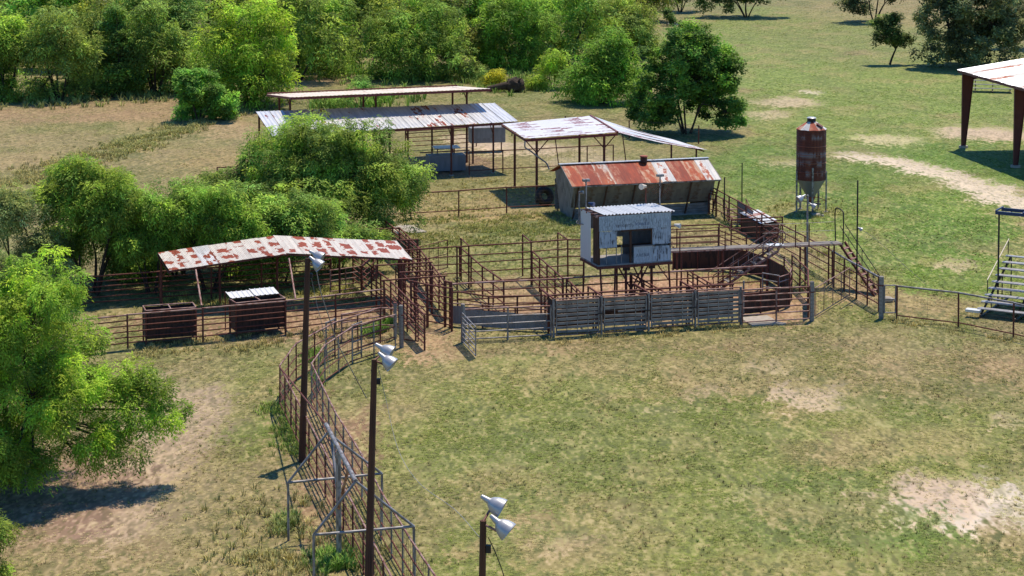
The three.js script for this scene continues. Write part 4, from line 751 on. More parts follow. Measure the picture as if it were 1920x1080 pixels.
// long white shed with raised second roof behind
{
  const fr = at(972, 227, 3.65), fl = at(510, 255, 3.45), e = fr.clone().sub(fl); e.y = 0; e.normalize(); const k = V(-e.z, 0, e.x); if (k.z > 0) k.negate();
  const D = 5.1, br = fr.clone().addScaledVector(k, D), bl = fl.clone().addScaledVector(k, D); br.y = 4.34; bl.y = 4.5;
  const t = thing('long_shed', 'long open shed with white ribbed roof, partly behind the mesquite', 'shed', up(fl, 0));
  sheetRoof(t, bl, br, fr, fl, 18, cyc(18, (i) => [4, 11, 12, 14].includes(i) ? M.galvSpot : M.galvRoof), { pitch: 0.3, depth: 0.02, seg: 6, shape: 'box', rows: 2 });
  part('eave_beam', bar(fl.clone().add(V(0, -0.12, 0)), fr.clone().add(V(0, -0.12, 0)), 0.09, 0.15), M.redTrim, t); part('ridge_beam', bar(bl.clone().add(V(0, -0.1, 0)), br.clone().add(V(0, -0.1, 0)), 0.09, 0.14), M.pipe, t);
  for (let i = 0; i < 6; i++) { const s = i === 5 ? 0.9 : i / 5.6 + 0.01, f = mix3(fl, fr, s).addScaledVector(k, 0.3), b = mix3(bl, br, s).addScaledVector(k, -0.3); post(t, f, f.y - 0.05, 0.07); post(t, b, b.y - 0.1, 0.07); part('rafter', bar(f.clone().add(V(0, -0.2, 0)), b.clone().add(V(0, -0.2, 0)), 0.08, 0.14), M.pipe, t); part('knee_brace', rod(up(f, f.y - 0.9), mix3(f, b, 0.2).add(V(0, -0.22, 0)), 0.035), M.pipe, t); part('footing', rod(V(f.x, -0.05, f.z), V(f.x, 0.06, f.z), 0.2, 0.18, 10), M.concrete, t); }
  for (const s of [0.25, 0.5, 0.75]) part('purlin', bar(mix3(fl, bl, s).add(V(0, -0.1, 0)), mix3(fr, br, s).add(V(0, -0.1, 0)), 0.06, 0.1), M.pipe, t);
  // raised roof
  const n1 = fr.clone().addScaledVector(k, D - 1.9).addScaledVector(e, -1.0), n0 = n1.clone().addScaledVector(e, -14.6), f1 = n1.clone().addScaledVector(k, 7.6), f0 = n0.clone().addScaledVector(k, 7.6); n0.y = n1.y = 5.62; f0.y = f1.y = 4.95;
  const q = thing('raised_roof_shed', 'open shed with peach coloured roof edged in red, standing behind the long shed', 'shed', up(n0, 0));
  sheetRoof(q, f0, f1, n1, n0, 12, [M.peach], { pitch: 0.3, depth: 0.012, seg: 4, rows: 1 });
  part('eave_beam', bar(n0.clone().add(V(0, -0.1, 0)), n1.clone().add(V(0, -0.1, 0)), 0.1, 0.16), M.redTrim, q); part('back_beam', bar(f0.clone().add(V(0, 0.07, 0)), f1.clone().add(V(0, 0.07, 0)), 0.08, 0.08), M.redTrim, q);
  part('side_beam', bar(n1.clone().add(V(0, -0.08, 0)), f1.clone().add(V(0, -0.08, 0)), 0.1, 0.14), M.redTrim, q); part('side_beam', bar(n0.clone().add(V(0, -0.08, 0)), f0.clone().add(V(0, -0.08, 0)), 0.1, 0.14), M.redTrim, q);
  for (const s of [0.03, 0.46, 0.93]) { const a = mix3(n0, n1, s).addScaledVector(k, 2.25), b = mix3(n0, n1, s).addScaledVector(k, 5.6); post(q, a, 5.3, 0.08); post(q, b, 5.0, 0.08); part('rafter', bar(mix3(n0, n1, s).addScaledVector(k, 0.9).add(V(0, -0.2, 0)), b.clone().add(V(0, -0.55, 0)), 0.1, 0.16), M.steel, q); part('knee_brace', rod(up(a, 4.6), mix3(n0, n1, s).addScaledVector(k, 3.2).add(V(0, -0.38, 0)), 0.035), M.pipe, q); }
  // stock trailer-like tanks in its shade
  const p = gr(838, 322), w = thing('water_tank', 'pale boxy water tank in the shade of the long shed', 'tank', p);
  part('body', bar(V(p.x - 1.4, 0.65, p.z), V(p.x + 1.2, 0.65, p.z - 0.6), 1.2, 1.1), M.greySheet, w); part('lid', bar(V(p.x - 1.0, 1.6, p.z - 0.9), V(p.x + 0.8, 1.6, p.z - 1.3), 1.3, 0.06), M.whiteLid, w); part('rail', rod(V(p.x - 1.9, 1.4, p.z + 0.3), V(p.x + 1.6, 1.5, p.z - 0.2), 0.045), M.pipeHalf, w); for (const x of [-1.2, 1]) part('leg', rod(V(p.x + x, -0.05, p.z - 0.3), V(p.x + x, 0.2, p.z - 0.3), 0.06), M.pipe, w);
  for (const x of [-0.7, 0.5]) part('lid_leg', rod(V(p.x + x, 1.15, p.z - 1), V(p.x + x, 1.58, p.z - 1), 0.04), M.pipe, w);
  const m = gr(912, 292), c = thing('livestock_bin', 'grey metal bin on legs behind the right end of the long shed', 'bin', m);
  part('body', bar(V(m.x - 1.3, 1.25, m.z - 2), V(m.x + 1.3, 1.25, m.z - 2.6), 1, 1.1), M.greySheet, c); for (const x of [-1.1, 1.1]) part('leg', rod(V(m.x + x, -0.05, m.z - 2.3), V(m.x + x, 0.75, m.z - 2.3), 0.05), M.pipe, c); part('rim', bar(V(m.x - 1.32, 1.83, m.z - 2), V(m.x + 1.32, 1.83, m.z - 2.6), 1.06, 0.05), M.pipePale, c);
}
// flat white shed with drooping wing
{
  const fl = at(984.5, 260, 4.25), fr = at(1158, 248.5, 4.4), bl = at(941, 232.5, 4.28), br = at(1107, 217, 4.42);
  const t = thing('flat_roof_shed', 'open shed with flat white roof and a wing drooping to the right', 'shed', up(fl, 0));
  sheetRoof(t, bl, fl, fr, br, 4, [M.whiteSheet], { pitch: 0.5, depth: 0.006, seg: 4, rows: 4 });
  const wt = at(1325, 281, 2.95), wb = at(1262, 262, 3.12);
  sheetRoof(t, fr.clone().add(V(0, 0.02, 0)), br.clone().add(V(0, 0.02, 0)), wb, wt, 4, [M.whiteSheet, M.galvRoof], { pitch: 0.25, depth: 0.008, seg: 4, rows: 4, sag: 0.12 });
  part('front_beam', bar(fl.clone().add(V(0, -0.12, 0)), fr.clone().add(V(0, -0.12, 0)), 0.1, 0.16), M.redTrim, t); part('side_beam', bar(fl.clone().add(V(0, -0.1, 0)), bl.clone().add(V(0, -0.1, 0)), 0.08, 0.12), M.pipe, t); part('ridge_beam', bar(fr.clone().add(V(0, 0.04, 0)), br.clone().add(V(0, 0.04, 0)), 0.12, 0.06), M.redTrim, t); part('back_beam', bar(bl.clone().add(V(0, -0.12, 0)), br.clone().add(V(0, -0.12, 0)), 0.1, 0.16), M.redTrim, t);
  for (const s of [0.15, 0.5, 0.85]) part('wing_rafter', bar(mix3(fr, br, s).add(V(0, -0.1, 0)), mix3(wt, wb, s).add(V(0, -0.12, 0)), 0.06, 0.1), M.pipe, t);
  for (const s of [0.3, 0.6, 0.97]) part('wing_purlin', bar(mix3(fr, wt, s).add(V(0, -0.13, 0)), mix3(br, wb, s).add(V(0, -0.13, 0)), 0.05, 0.07), M.pipe, t);
  for (const [f, b] of [[mix3(fl, fr, 0.13), mix3(bl, br, 0.13)], [mix3(fl, fr, 0.86), mix3(bl, br, 0.86)]]) { const p = mix3(f, b, 0.02), q = mix3(f, b, 0.95); post(t, p, p.y - 0.1, 0.085); post(t, q, q.y - 0.1, 0.085); part('beam', bar(p.clone().add(V(0, -0.2, 0)), q.clone().add(V(0, -0.2, 0)), 0.1, 0.14), M.pipe, t); for (const x of [-0.75, 0.75]) part('knee_brace', rod(up(p, p.y - 1), V(p.x + x, p.y - 0.15, p.z + (x < 0 ? 0.15 : -0.15)), 0.035), M.pipe, t); part('slant_brace', rod(up(p, 0.3).add(V(1.7, 0, 0.4)), p.clone().add(V(1.2, -0.15, -0.2)), 0.035), M.pipe, t); }
  const w1 = mix3(wt, wb, 0.3), w2 = mix3(fr, wt, 0.6); post(t, w1, w1.y - 0.1, 0.06); post(t, w2, w2.y - 0.1, 0.06);
  const c = fl.clone().add(V(0, -0.15, 0.1)); part('downspout', tube([c, V(c.x, 3.7, c.z), V(c.x + 0.3, 3.5, c.z), V(c.x + 1.0, 2.95, c.z), V(c.x + 1.35, 2.7, c.z), V(c.x + 1.55, 2.3, c.z + 0.1)], 0.05, 7, 20), M.pipePale, t);
}
// old crib with rusty gable roof
{
  const el = at(1071.5, 349.4, 2.3), er = at(1353, 336, 2.3), e = er.clone().sub(el).normalize(), k = V(-e.z, 0, e.x); if (k.z > 0) k.negate();
  const A = (a, b, h) => V(el.x + e.x * a + k.x * b, h, el.z + e.z * a + k.z * b), L = el.distanceTo(er), D = 4.8, rh = 3.27;
  const t = thing('crib_barn', 'old board crib with gable roof of rusted and white sheets', 'barn', A(0, 0, 0));
  const mats = [M.rust, M.rustDark, M.rustMix, M.rustDark, M.rustDark, M.rust, M.rustLow, M.rustDark, M.rust, M.rustLow];
  sheetRoof(t, A(0, 2.4, rh), A(L, 2.4, rh), A(L, 0, 2.3), A(0, 0, 2.3), 10, mats);
  sheetRoof(t, A(0, 2.4, rh), A(L, 2.4, rh), A(L, D, 2.46), A(0, D, 2.46), 10, [M.rustMix, M.rust]);
  part('ridge_cap', bar(A(-0.05, 2.4, rh + 0.03), A(L + 0.05, 2.4, rh + 0.03), 0.34, 0.03), M.galv, t);
  part('eave_trim', bar(A(0, 0.03, 2.24), A(L, 0.03, 2.24), 0.04, 0.07), M.pipePale, t); part('barge_board', bar(A(0.02, 0, 2.27), A(0.02, 2.4, rh - 0.03), 0.04, 0.1), M.greyWood, t); part('barge_board', bar(A(L - 0.02, 0, 2.27), A(L - 0.02, 2.4, rh - 0.03), 0.04, 0.1), M.greyWood, t);
  const v = part('roof_vent', rod(A(L * 0.555, 2.2, rh - 0.05), A(L * 0.555, 2.2, rh + 0.3), 0.22, 0.22, 14), M.brownSheet, t); part('vent_cap', rod(A(L * 0.555, 2.2, rh + 0.3), A(L * 0.555, 2.2, rh + 0.36), 0.27, 0.24, 14), M.rustDark, v);
  // front: corrugated flaps leaning out under the eave, plank base
  const fx0 = 0.25, fx1 = L - 0.35;
  for (let r = 0; r < 3; r++) { const h0 = 2.18 - r * 0.45, h1 = h0 - 0.46, b0 = 0.3 + r * 0.22, b1 = b0 + 0.22; for (let i = 0; i < 5; i++) part('wall_sheet', ribbed(A(lerp(fx0, fx1, i / 5), b0, h0), A(lerp(fx0, fx1, (i + 1) / 5) + 0.03, b0, h0), A(lerp(fx0, fx1, (i + 1) / 5) + 0.03, b1 - 0.03, h1), A(lerp(fx0, fx1, i / 5), b1 - 0.03, h1), { rows: 1, uvo: [i * 2.1, r * 1.3] }), M.cribSheet, t); }
  for (let r = 0; r < 4; r++) part('plank', bar(A(fx0 + 0.3, 0.95 + r * 0.015, 0.12 + r * 0.17), A(fx1 - 0.2, 0.95 + r * 0.015, 0.12 + r * 0.17), 0.04, 0.15), M.greyWood, t);
  for (let i = 0; i <= 5; i++) part('slanted_stud', bar(A(lerp(fx0, fx1, i / 5) + 0.1, 0.9, 0.1), A(lerp(fx0, fx1, i / 5) + 0.3, 0.24, 2.18), 0.09, 0.07, k), M.brownWood, t);
  // board ends
  for (const [x, sgn] of [[fx0, 1], [fx1, -1]]) for (let i = 0; i < 12; i++) { const b = 0.45 + i * 0.33, roof = b < 2.4 ? lerp(2.3, rh, b / 2.4) : lerp(rh, 2.46, (b - 2.4) / 2.4); part('end_board', bar(A(x + 0.25 * sgn, 0.95 + i * 0.26, 0), A(x, b, roof - 0.1 + rr(-0.04, 0.02)), 0.28, 0.03, e), M.greyWood, t); }
  for (let r = 0; r < 6; r++) part('back_plank', bar(A(fx0, D - 0.5, 0.3 + r * 0.33), A(fx1, D - 0.5, 0.3 + r * 0.33), 0.04, 0.3), M.greyWood, t);
  part('sill_beam', bar(A(fx0, 0.95, 0.02), A(fx1, 0.95, 0.02), 0.2, 0.12), M.concrete, t);
}
// silo
{
  const b = gr(1520, 396), t = thing('feed_silo', 'rusty cylindrical feed silo on grey legs, standing on the pasture', 'silo', b), R = 0.93;
  const zb = 2.05, zt = 5.25;
  const st = tex(512, 512, (x, y) => { const h = y * 3.2, band = [2.15, 1.62, 1.1, 0.5].some((q) => Math.abs(h - q) < 0.03), zone = smooth(0.34, 0.02, Math.min(Math.abs(h - 2.75) * 1.1, Math.abs(h - 1.62), Math.abs(h - 1.08), Math.abs(h - 0.45))); const n = fbm(x * 14, y * 6, 4, 14), s = noise(x * 60, y * 3, 60);
    let c = mixc([104, 46, 34], [74, 34, 28], fbm(x * 10, y * 10, 4, 10)); c = mixc(c, [126, 62, 42], smooth(0.55, 0.8, s) * 0.5); c = mixc(c, [136, 134, 144], zone * smooth(0.42, 0.66, n * 0.8 + s * 0.25) * 0.85); if (band) c = mixc(c, [150, 122, 112], 0.4); return c; });
  M.siloBody = std({ map: st, roughness: 0.7, metalness: 0.15 });
  const prof = []; for (let i = 0; i <= 96; i++) { const h = zb + (zt - zb) * i / 96; prof.push(new THREE.Vector2(R + 0.012 * Math.sin(i * 1.57), h)); }
  part('body', new THREE.LatheGeometry(prof, 40).translate(b.x, 0, b.z), M.siloBody, t);
  for (const h of [4.2, 3.67, 3.15, 2.55]) part('band', new THREE.TorusGeometry(R + 0.015, 0.015, 5, 40).rotateX(Math.PI / 2).translate(b.x, h, b.z), M.rustDark, t);
  for (let i = 0; i < 10; i++) { const a0 = i / 10 * 6.283, a1 = (i + 0.985) / 10 * 6.283, q = [], f = (a, r, h) => V(b.x + Math.cos(a) * r, h, b.z + Math.sin(a) * r); const g = ribbed(f(a0, 0.26, 5.72), f(a1, 0.26, 5.72), f(a1, R + 0.05, 5.23), f(a0, R + 0.05, 5.23), { pitch: 0.5, depth: 0.004, rows: 2, uvo: [i * 2.3, i * 1.1] }); part('roof_panel', g, [M.rustLow, M.rustMix, M.rustDark, M.rustLow, M.rust][i % 5], t); }
  part('roof_hatch', bar(V(b.x + 0.3, 5.62, b.z + 0.35), V(b.x + 0.62, 5.42, b.z + 0.5), 0.36, 0.03), M.steel, t);
  part('lid_collar', rod(V(b.x, 5.66, b.z), V(b.x, 5.92, b.z), 0.28, 0.27, 20), M.darkSteel, t); part('lid', rod(V(b.x, 5.92, b.z), V(b.x, 5.97, b.z), 0.3, 0.24, 20), M.galv, t);
  const cone = new THREE.LatheGeometry([[0.1, 0.72], [0.16, 0.8], [R * 0.55, 1.35], [R, 2.06]].map(([x, y]) => new THREE.Vector2(x, y)), 32).translate(b.x, 0, b.z); part('hopper', cone, M.greySheet, t);
  part('outlet', rod(V(b.x, 0.5, b.z), V(b.x, 0.95, b.z), 0.14, 0.3, 14), M.rustDark, t);
  for (let i = 0; i < 5; i++) { const a = i / 5 * 6.283 + 0.35, x = b.x + Math.cos(a) * (R + 0.04), z = b.z + Math.sin(a) * (R + 0.04); part('leg', bar(V(x, -0.1, z), V(x, i % 2 ? 2.9 : 2.6, z), 0.11, 0.08, V(Math.cos(a), 0, Math.sin(a))), M.pipePale, t); part('footing', rod(V(x, -0.05, z), V(x, 0.05, z), 0.16, 0.15, 8), M.concrete, t); const a2 = (i + 1) / 5 * 6.283 + 0.35; part('leg_brace', rod(V(x, 0.75, z), V(b.x + Math.cos(a2) * (R + 0.04), 0.75, b.z + Math.sin(a2) * (R + 0.04)), 0.022), M.pipe, t); }
  part('ladder_rail', rod(V(b.x + 0.5, 0.6, b.z + 0.9), V(b.x - 0.25, 0.62, b.z + 0.3), 0.05), M.pipeHalf, t);
}
// announcer's stand
{
  const fl = at(1121.7, 497.5, 2.3), fr = at(1257, 487.5, 2.3), e = fr.clone().sub(fl); e.y = 0; const L = e.length(); e.normalize(); const k = V(-e.z, 0, e.x); if (k.z > 0) k.negate();
  const A = (a, b, h) => V(fl.x + e.x * a + k.x * b, h, fl.z + e.z * a + k.z * b), D = 2.2, f0 = 2.3, tp = 4.72;
  const t = thing('announcer_stand', 'raised announcer stand of weathered white sheet on rusty pipe legs', 'stand', A(0, 0, 0));
  part('floor', bar(A(-0.05, D / 2, f0 - 0.03), A(L + 0.05, D / 2, f0 - 0.03), D + 0.1, 0.06), M.greyWood, t);
  for (const b of [-0.03, D + 0.03]) part('floor_beam', bar(A(-0.08, b, f0 - 0.13), A(L + 0.08, b, f0 - 0.13), 0.1, 0.14), M.pipe, t);
  for (const a of [-0.03, L + 0.03]) part('floor_beam', bar(A(a, 0, f0 - 0.12), A(a, D, f0 - 0.12), 0.1, 0.12), M.pipe, t);
  for (const [a, b] of [[0.06, 0.06], [L - 0.06, 0.06], [0.06, D - 0.06], [L - 0.06, D - 0.06], [L * 0.45, 0.06]]) part('corner_stud', bar(A(a, b, f0), A(a, b, tp - 0.05), 0.09, 0.09, k), M.brownWood, t);
  // legs
  const ft = (a, b, a2, b2, r = 0.05) => part('leg', rod(A(a2, b2, -0.1), A(a, b, f0 - 0.1), r), M.pipe, t);
  ft(0.1, 0, 0.2, -0.1); ft(0.95, 0.1, 0.85, 0); ft(1.55, 0.2, 1.55, 0.1, 0.07); ft(L - 0.1, 0, L, -0.1); ft(2.4, 0.2, 2.4, 0.1); ft(2.95, 0.2, 3.0, 0.2); ft(0.1, D, 0.1, D + 0.1); ft(L - 0.1, D, L - 0.05, D + 0.1); ft(1.9, D, 1.9, D);
  for (const [a, b] of [[1.3, 2.5], [2.3, 1.1], [1.6, 2.75], [2.9, 1.9]]) part('cross_brace', rod(A(a, 0.1, 0.1), A(b, 0.1, f0 - 0.15), 0.04), M.pipe, t);
  part('cross_brace', rod(A(L, 0, 1.2), A(L - 0.1, D, f0 - 0.2), 0.035), M.pipe, t); part('gusset', bar(A(1.35, 0.12, f0 - 0.28), A(1.75, 0.12, f0 - 0.28), 0.02, 0.22), M.brownSheet, t); part('gusset', bar(A(2.75, 0.12, f0 - 0.28), A(3.1, 0.12, f0 - 0.28), 0.02, 0.22), M.brownSheet, t);
  // front cladding with faded lettering
  const letters = (text, w, h, px, x, y) => { const c = document.createElement('canvas'); c.width = 1024; c.height = Math.round(1024 * h / w); const g = c.getContext('2d'), H = c.height; g.fillStyle = '#b3bfca'; g.fillRect(0, 0, 1024, H);
    for (let i = 0; i < 1900; i++) { const s = rnd(), xx = rnd() * 1024, yy = rnd() * H; g.fillStyle = s < 0.42 ? `rgba(52,52,56,${0.06 + rnd() * 0.26})` : s < 0.7 ? `rgba(206,216,226,${0.2 + rnd() * 0.3})` : `rgba(120,128,138,${0.1 + rnd() * 0.25})`; g.fillRect(xx, yy, 2 + rnd() * 7, 12 + rnd() * H * 0.22); }
    g.font = `bold ${px}px sans-serif`; g.textAlign = 'left'; g.textBaseline = 'alphabetic'; for (const [s, tx, ty, col] of text) { g.fillStyle = col; g.fillText(s, tx * 1024, ty * H); }
    for (let i = 0; i < 260; i++) { g.fillStyle = `rgba(176,190,204,${0.2 + rnd() * 0.4})`; g.fillRect(rnd() * 1024, rnd() * H, 2 + rnd() * 5, 8 + rnd() * 26); }
    const m = new THREE.CanvasTexture(c); m.colorSpace = THREE.SRGBColorSpace; m.magFilter = THREE.LinearFilter; m.wrapS = m.wrapT = THREE.ClampToEdgeWrapping; return std({ map: m, roughness: 0.65, metalness: 0.1 }); };
  const clad = (a0, a1, h0, h1, mat, b = -0.03, fit = false, name = 'front_sheet') => { const g = ribbed(A(a0, b, h1), A(a1, b, h1), A(a1, b, h0), A(a0, b, h0), { rows: 1, uvo: [a0, h0] }); if (fit) { const uv = g.attributes.uv; for (let i = 0; i < uv.count; i++) uv.setXY(i, (uv.getX(i) - a0) / (a1 - a0), 1 - (uv.getY(i) - h0) / (h1 - h0)); } return part(name, g, mat, t); };
  clad(0.02, L, tp - 0.74, tp, letters([["KREGER'S", 0.23, 0.8, 'rgba(52,44,50,0.55)'], ['KORNER', 0.5, 0.75, 'rgba(36,48,92,0.6)']], L, 0.74, 48), -0.05, true, 'sign_sheet');
  clad(0.05, 0.98, tp - 1.58, tp - 0.76, M.paleSheet); clad(L - 1.0, L, tp - 1.56, tp - 0.73, M.paleSheet);
  clad(L - 2.0, L - 0.98, f0 - 0.06, f0 + 0.8, letters([['ARENA', 0.12, 0.6, 'rgba(40,42,58,0.5)']], 1.02, 0.86, 220), -0.045, true, 'sign_sheet'); clad(L - 0.96, L, f0 - 0.02, f0 + 0.76, M.paleSheet);
  part('window_frame', bar(A(L - 2.65, -0.01, tp - 0.78), A(L - 1.0, -0.01, tp - 0.78), 0.05, 0.08), M.brownWood, t); part('window_frame', bar(A(L - 1.03, -0.01, f0 + 0.8), A(L - 1.03, -0.01, tp - 0.75), 0.06, 0.06, k), M.brownWood, t); part('window_sill', bar(A(L - 2.0, -0.03, f0 + 0.83), A(L - 0.9, -0.03, f0 + 0.83), 0.16, 0.04), M.greyWood, t);
  for (const a of [0.45, 0.98, 1.25]) part('rail_post', rod(A(a, 0.05, f0), A(a, 0.05, f0 + 0.9), 0.025), M.pipePale, t);
  part('counter', bar(A(0.5, 0.75, f0 + 0.72), A(L - 0.3, 0.75, f0 + 0.72), 0.5, 0.04), M.brownWood, t);
  // side and back walls
  const wall = (p, q, h0, h1, mat, uo = 0, name = 'wall_sheet') => part(name, ribbed(V(p.x, h1, p.z), V(q.x, h1, q.z), V(q.x, h0, q.z), V(p.x, h0, p.z), { rows: 1, uvo: [uo, h0] }), mat, t);
  wall(A(-0.06, 0.85, 0), A(-0.06, D + 0.05, 0), f0 + 0.02, tp + 0.02, M.whiteLid); for (let i = 0; i < 3; i++) part('wall_board', bar(A(0.02, 0.14 + i * 0.24, f0), A(0.02, 0.14 + i * 0.24, tp - 0.1), 0.2, 0.025, e), M.brownWood, t);
  wall(A(L + 0.03, 0, 0), A(L + 0.03, D, 0), f0, tp, M.paleSheet, 3);
  wall(A(0, D + 0.02, 0), A(1.0, D + 0.02, 0), f0 + 1.4, tp, M.greySheet, 1); wall(A(1.6, D + 0.02, 0), A(L, D + 0.02, 0), f0 + 0.9, tp, M.greySheet, 2); wall(A(2.2, D + 0.02, 0), A(L, D + 0.02, 0), f0, f0 + 0.9, M.greySheet, 4);
  // roof
  sheetRoof(t, A(0.28, D + 0.15, tp + 0.03), A(L + 0.15, D + 0.15, tp + 0.03), A(L + 0.15, -0.14, tp + 0.08), A(0.28, -0.14, tp + 0.08), 5, [M.whiteLid], { pitch: 0.19, depth: 0.032, seg: 6, rows: 1 });
  for (const b of [0.1, 0.75, 1.4, 2.05]) part('rafter', bar(A(-0.1, b, tp - 0.02), A(L + 0.1, b, tp - 0.02), 0.06, 0.09), M.pipeHalf, t);
  // four lamp poles on the corners
  for (const [a, b, h, hd] of [[-0.12, D + 0.1, 5.55, 0], [0.25, D + 0.1, 6.1, 1], [L - 0.35, D + 0.12, 5.65, 2], [L + 0.25, D - 0.3, 6.2, 1]]) {
    const p = part('lamp_pole', rod(A(a, b, 3.9), A(a, b, h), 0.04), hd === 2 ? M.pipe : M.pipePale, t);
    part('lamp_head', hd === 1 ? bar(A(a - 0.2, b - 0.05, h + 0.06), A(a + 0.16, b - 0.05, h + 0.06), 0.2, 0.12) : rod(A(a, b, h), A(a + (hd ? -0.35 : 0.14), b - 0.2, h + 0.04), 0.07, hd ? 0.16 : 0.09, 9), hd === 2 ? M.peach : M.pipePale, p);
  }
  part('bracket', tube([A(-0.12, D + 0.1, 4.2), A(-0.3, D, 4.05), A(0, D - 0.4, 4.0)], 0.03), M.pipePale, t);
  for (const [a, b, h] of [[L + 0.25, 0.1, 4.05], [0.3, D - 0.1, 5.02]]) part('speaker_horn', rod(A(a, b, h), A(a + 0.2, b - 0.25, h - 0.04), 0.05, 0.13, 10), h > 5 ? M.blueSteel : M.whiteLid, t);
  // dead vine caught on the right-hand lamp pole
  const v = thing('dead_vine', 'tangle of dead vine hanging from a lamp pole in front of the crib', 'vine', A(L - 0.3, D, 0)), tw = [];
  for (let i = 0; i < 60; i++) { const p = A(L + 0.2 + rr(-0.75, 0.6), D - 0.3 + rr(-0.3, 0.3), 5.65 + rr(-0.3, 0.25)), q = p.clone().add(V(rr(-0.4, 0.4), rr(-0.5, 0.1), rr(-0.2, 0.2))); tw.push(rod(p, q, 0.012, 0.006, 4)); }
  part('twigs', tw, M.brownWood, v);
}
// catwalk with stairs
{
  const d0 = at(1258, 471, 2.3), d1 = at(1580, 456.5, 2.3), e = d1.clone().sub(d0); e.y = 0; const L = e.length(); e.normalize(); const k = V(-e.z, 0, e.x); if (k.z > 0) k.negate();
  const A = (a, b, h) => V(d0.x + e.x * a + k.x * b, h, d0.z + e.z * a + k.z * b), W2 = 0.75;
  const t = thing('catwalk', 'raised plank catwalk from the announcer stand across the round pen', 'walkway', A(0, 0, 0));
  for (let j = 0; j < 4; j++) for (let i = 0; i < 4; i++) part('plank', bar(A(L * i / 4 + 0.01, 0.1 + j * 0.19, 2.28 + rr(0, 0.012)), A(L * (i + 1) / 4 - 0.01, 0.1 + j * 0.19, 2.28 + rr(0, 0.012)), 0.145, 0.04), M.greyWood, t);
  for (const b of [-0.02, W2 + 0.05]) part('edge_rail', bar(A(0, b, 2.24), A(L, b, 2.24), 0.04, 0.05), M.pipeHalf, t);
  for (const s of [0.06, 0.3, 0.56, 0.78, 0.95]) for (const b of [0, W2]) part('support_post', rod(A(L * s, b, -0.1), A(L * s, b, 2.2), 0.045), M.pipe, t);
  for (const s of [0.06, 0.3]) part('rail_post', rod(A(L * s, W2 + 0.05, 2.2), A(L * s, W2 + 0.05, 3.3), 0.032), M.pipe, t);
  for (const s of [0.05, 0.31, 0.63, 0.72, 0.8]) part('rail_post', rod(A(L * s, -0.03, 2.2), A(L * s, -0.03, s > 0.6 ? 3.4 : 3.25), 0.032), M.pipe, t);
  for (const h of [2.55, 2.85, 3.25]) part('hand_rail', rod(A(0, W2 + 0.05, h), A(L * 0.37, W2 + 0.05, h), 0.026), M.pipe, t);
  for (const h of [2.75, 3.2]) part('cable_rail', rod(A(L * 0.56, W2 + 0.05, h + 0.1), A(L * 0.98, W2 + 0.05, h + 0.1), 0.012, 0.012, 4), M.pipePale, t);
  part('end_loop', tube([A(L - 0.1, W2, 2.25), A(L - 0.1, W2, 4.0), A(L - 0.05, W2 - 0.15, 4.05), A(L + 0.02, 0.1, 3.98), A(L + 0.02, 0, 3.9), A(L + 0.02, 0, 2.25)], 0.032, 6, 40), M.darkSteel, t);
  part('hatch_plate', bar(A(L * 0.57, 0.35, 2.325), A(L * 0.66, 0.35, 2.325), 0.6, 0.02), M.whiteLid, t);
  // stair down to the right
  const s = thing('metal_stair', 'steep stair going down from the right end of the catwalk', 'stairs', gr(1640, 556)), b0 = gr(1640, 556), tp = A(L - 0.1, 0.15, 2.25), wd = V(0.35, 0, -0.55);
  for (const d of [V(0, 0, 0), wd]) { part('stringer', bar(up(b0, 0).add(d), tp.clone().add(d), 0.05, 0.14), M.pipe, s); part('hand_rail', rod(up(b0, 0.95).add(d), tp.clone().add(V(0, 0.95, 0)).add(d), 0.024), M.darkSteel, s); for (const q of [0.05, 0.5]) { const p = mix3(b0, tp, q).add(d); part('baluster', rod(p, p.clone().add(V(0, 0.97, 0)), 0.02), M.darkSteel, s); } }
  for (let i = 1; i < 10; i++) { const p = mix3(b0, tp, i / 10); part('tread', bar(p, p.clone().add(wd), 0.24, 0.035), M.pipeHalf, s); }
  // stair down to the left behind the chutes
  const z0 = gr(1335, 540), z1 = A(L * 0.585, -0.1, 2.25), s2 = thing('pipe_stair', 'pipe stair with hooped hand rails descending left from the catwalk', 'stairs', z0), w2 = V(-k.x, 0, -k.z).multiplyScalar(0.8);
  for (const d of [V(0, 0, 0), w2]) { const o = (p, h) => V(p.x + d.x, p.y + h, p.z + d.z); part('stringer', bar(o(z0, 0), o(z1, 0), 0.05, 0.13), M.pipeHalf, s2); for (const h of [0.5, 0.95]) part('hand_rail', rod(o(z0, h), o(z1, h), 0.026), M.pipeHalf, s2); part('rail_hoop', tube([o(z1, 0.95), o(z1, 1.05).addScaledVector(e, 0.2), o(z1, 0.8).addScaledVector(e, 0.4), o(z1, 0)].map((p) => p), 0.026, 6, 16), M.pipeHalf, s2); part('rail_hoop', tube([o(z0, 0.95), o(z0, 0.8).addScaledVector(e, -0.2), o(z0, 0.4).addScaledVector(e, -0.18)], 0.026, 6, 12), M.pipe, s2); for (const q of [0.1, 0.35, 0.6, 0.85]) { const p = mix3(z0, z1, q); part('baluster', rod(o(p, 0), o(p, 0.95), 0.02), M.pipePale, s2); } }
  for (let i = 1; i < 9; i++) { const p = mix3(z0, z1, i / 9); part('tread', bar(p, p.clone().add(w2), 0.24, 0.035), M.greyWood, s2); }
  for (const [q0, q1] of [[0.2, 0.5], [0.55, 0.8]]) part('cross_brace', rod(mix3(z0, z1, q0), mix3(z0, z1, q1).add(w2), 0.022), M.pipePale, s2);
}
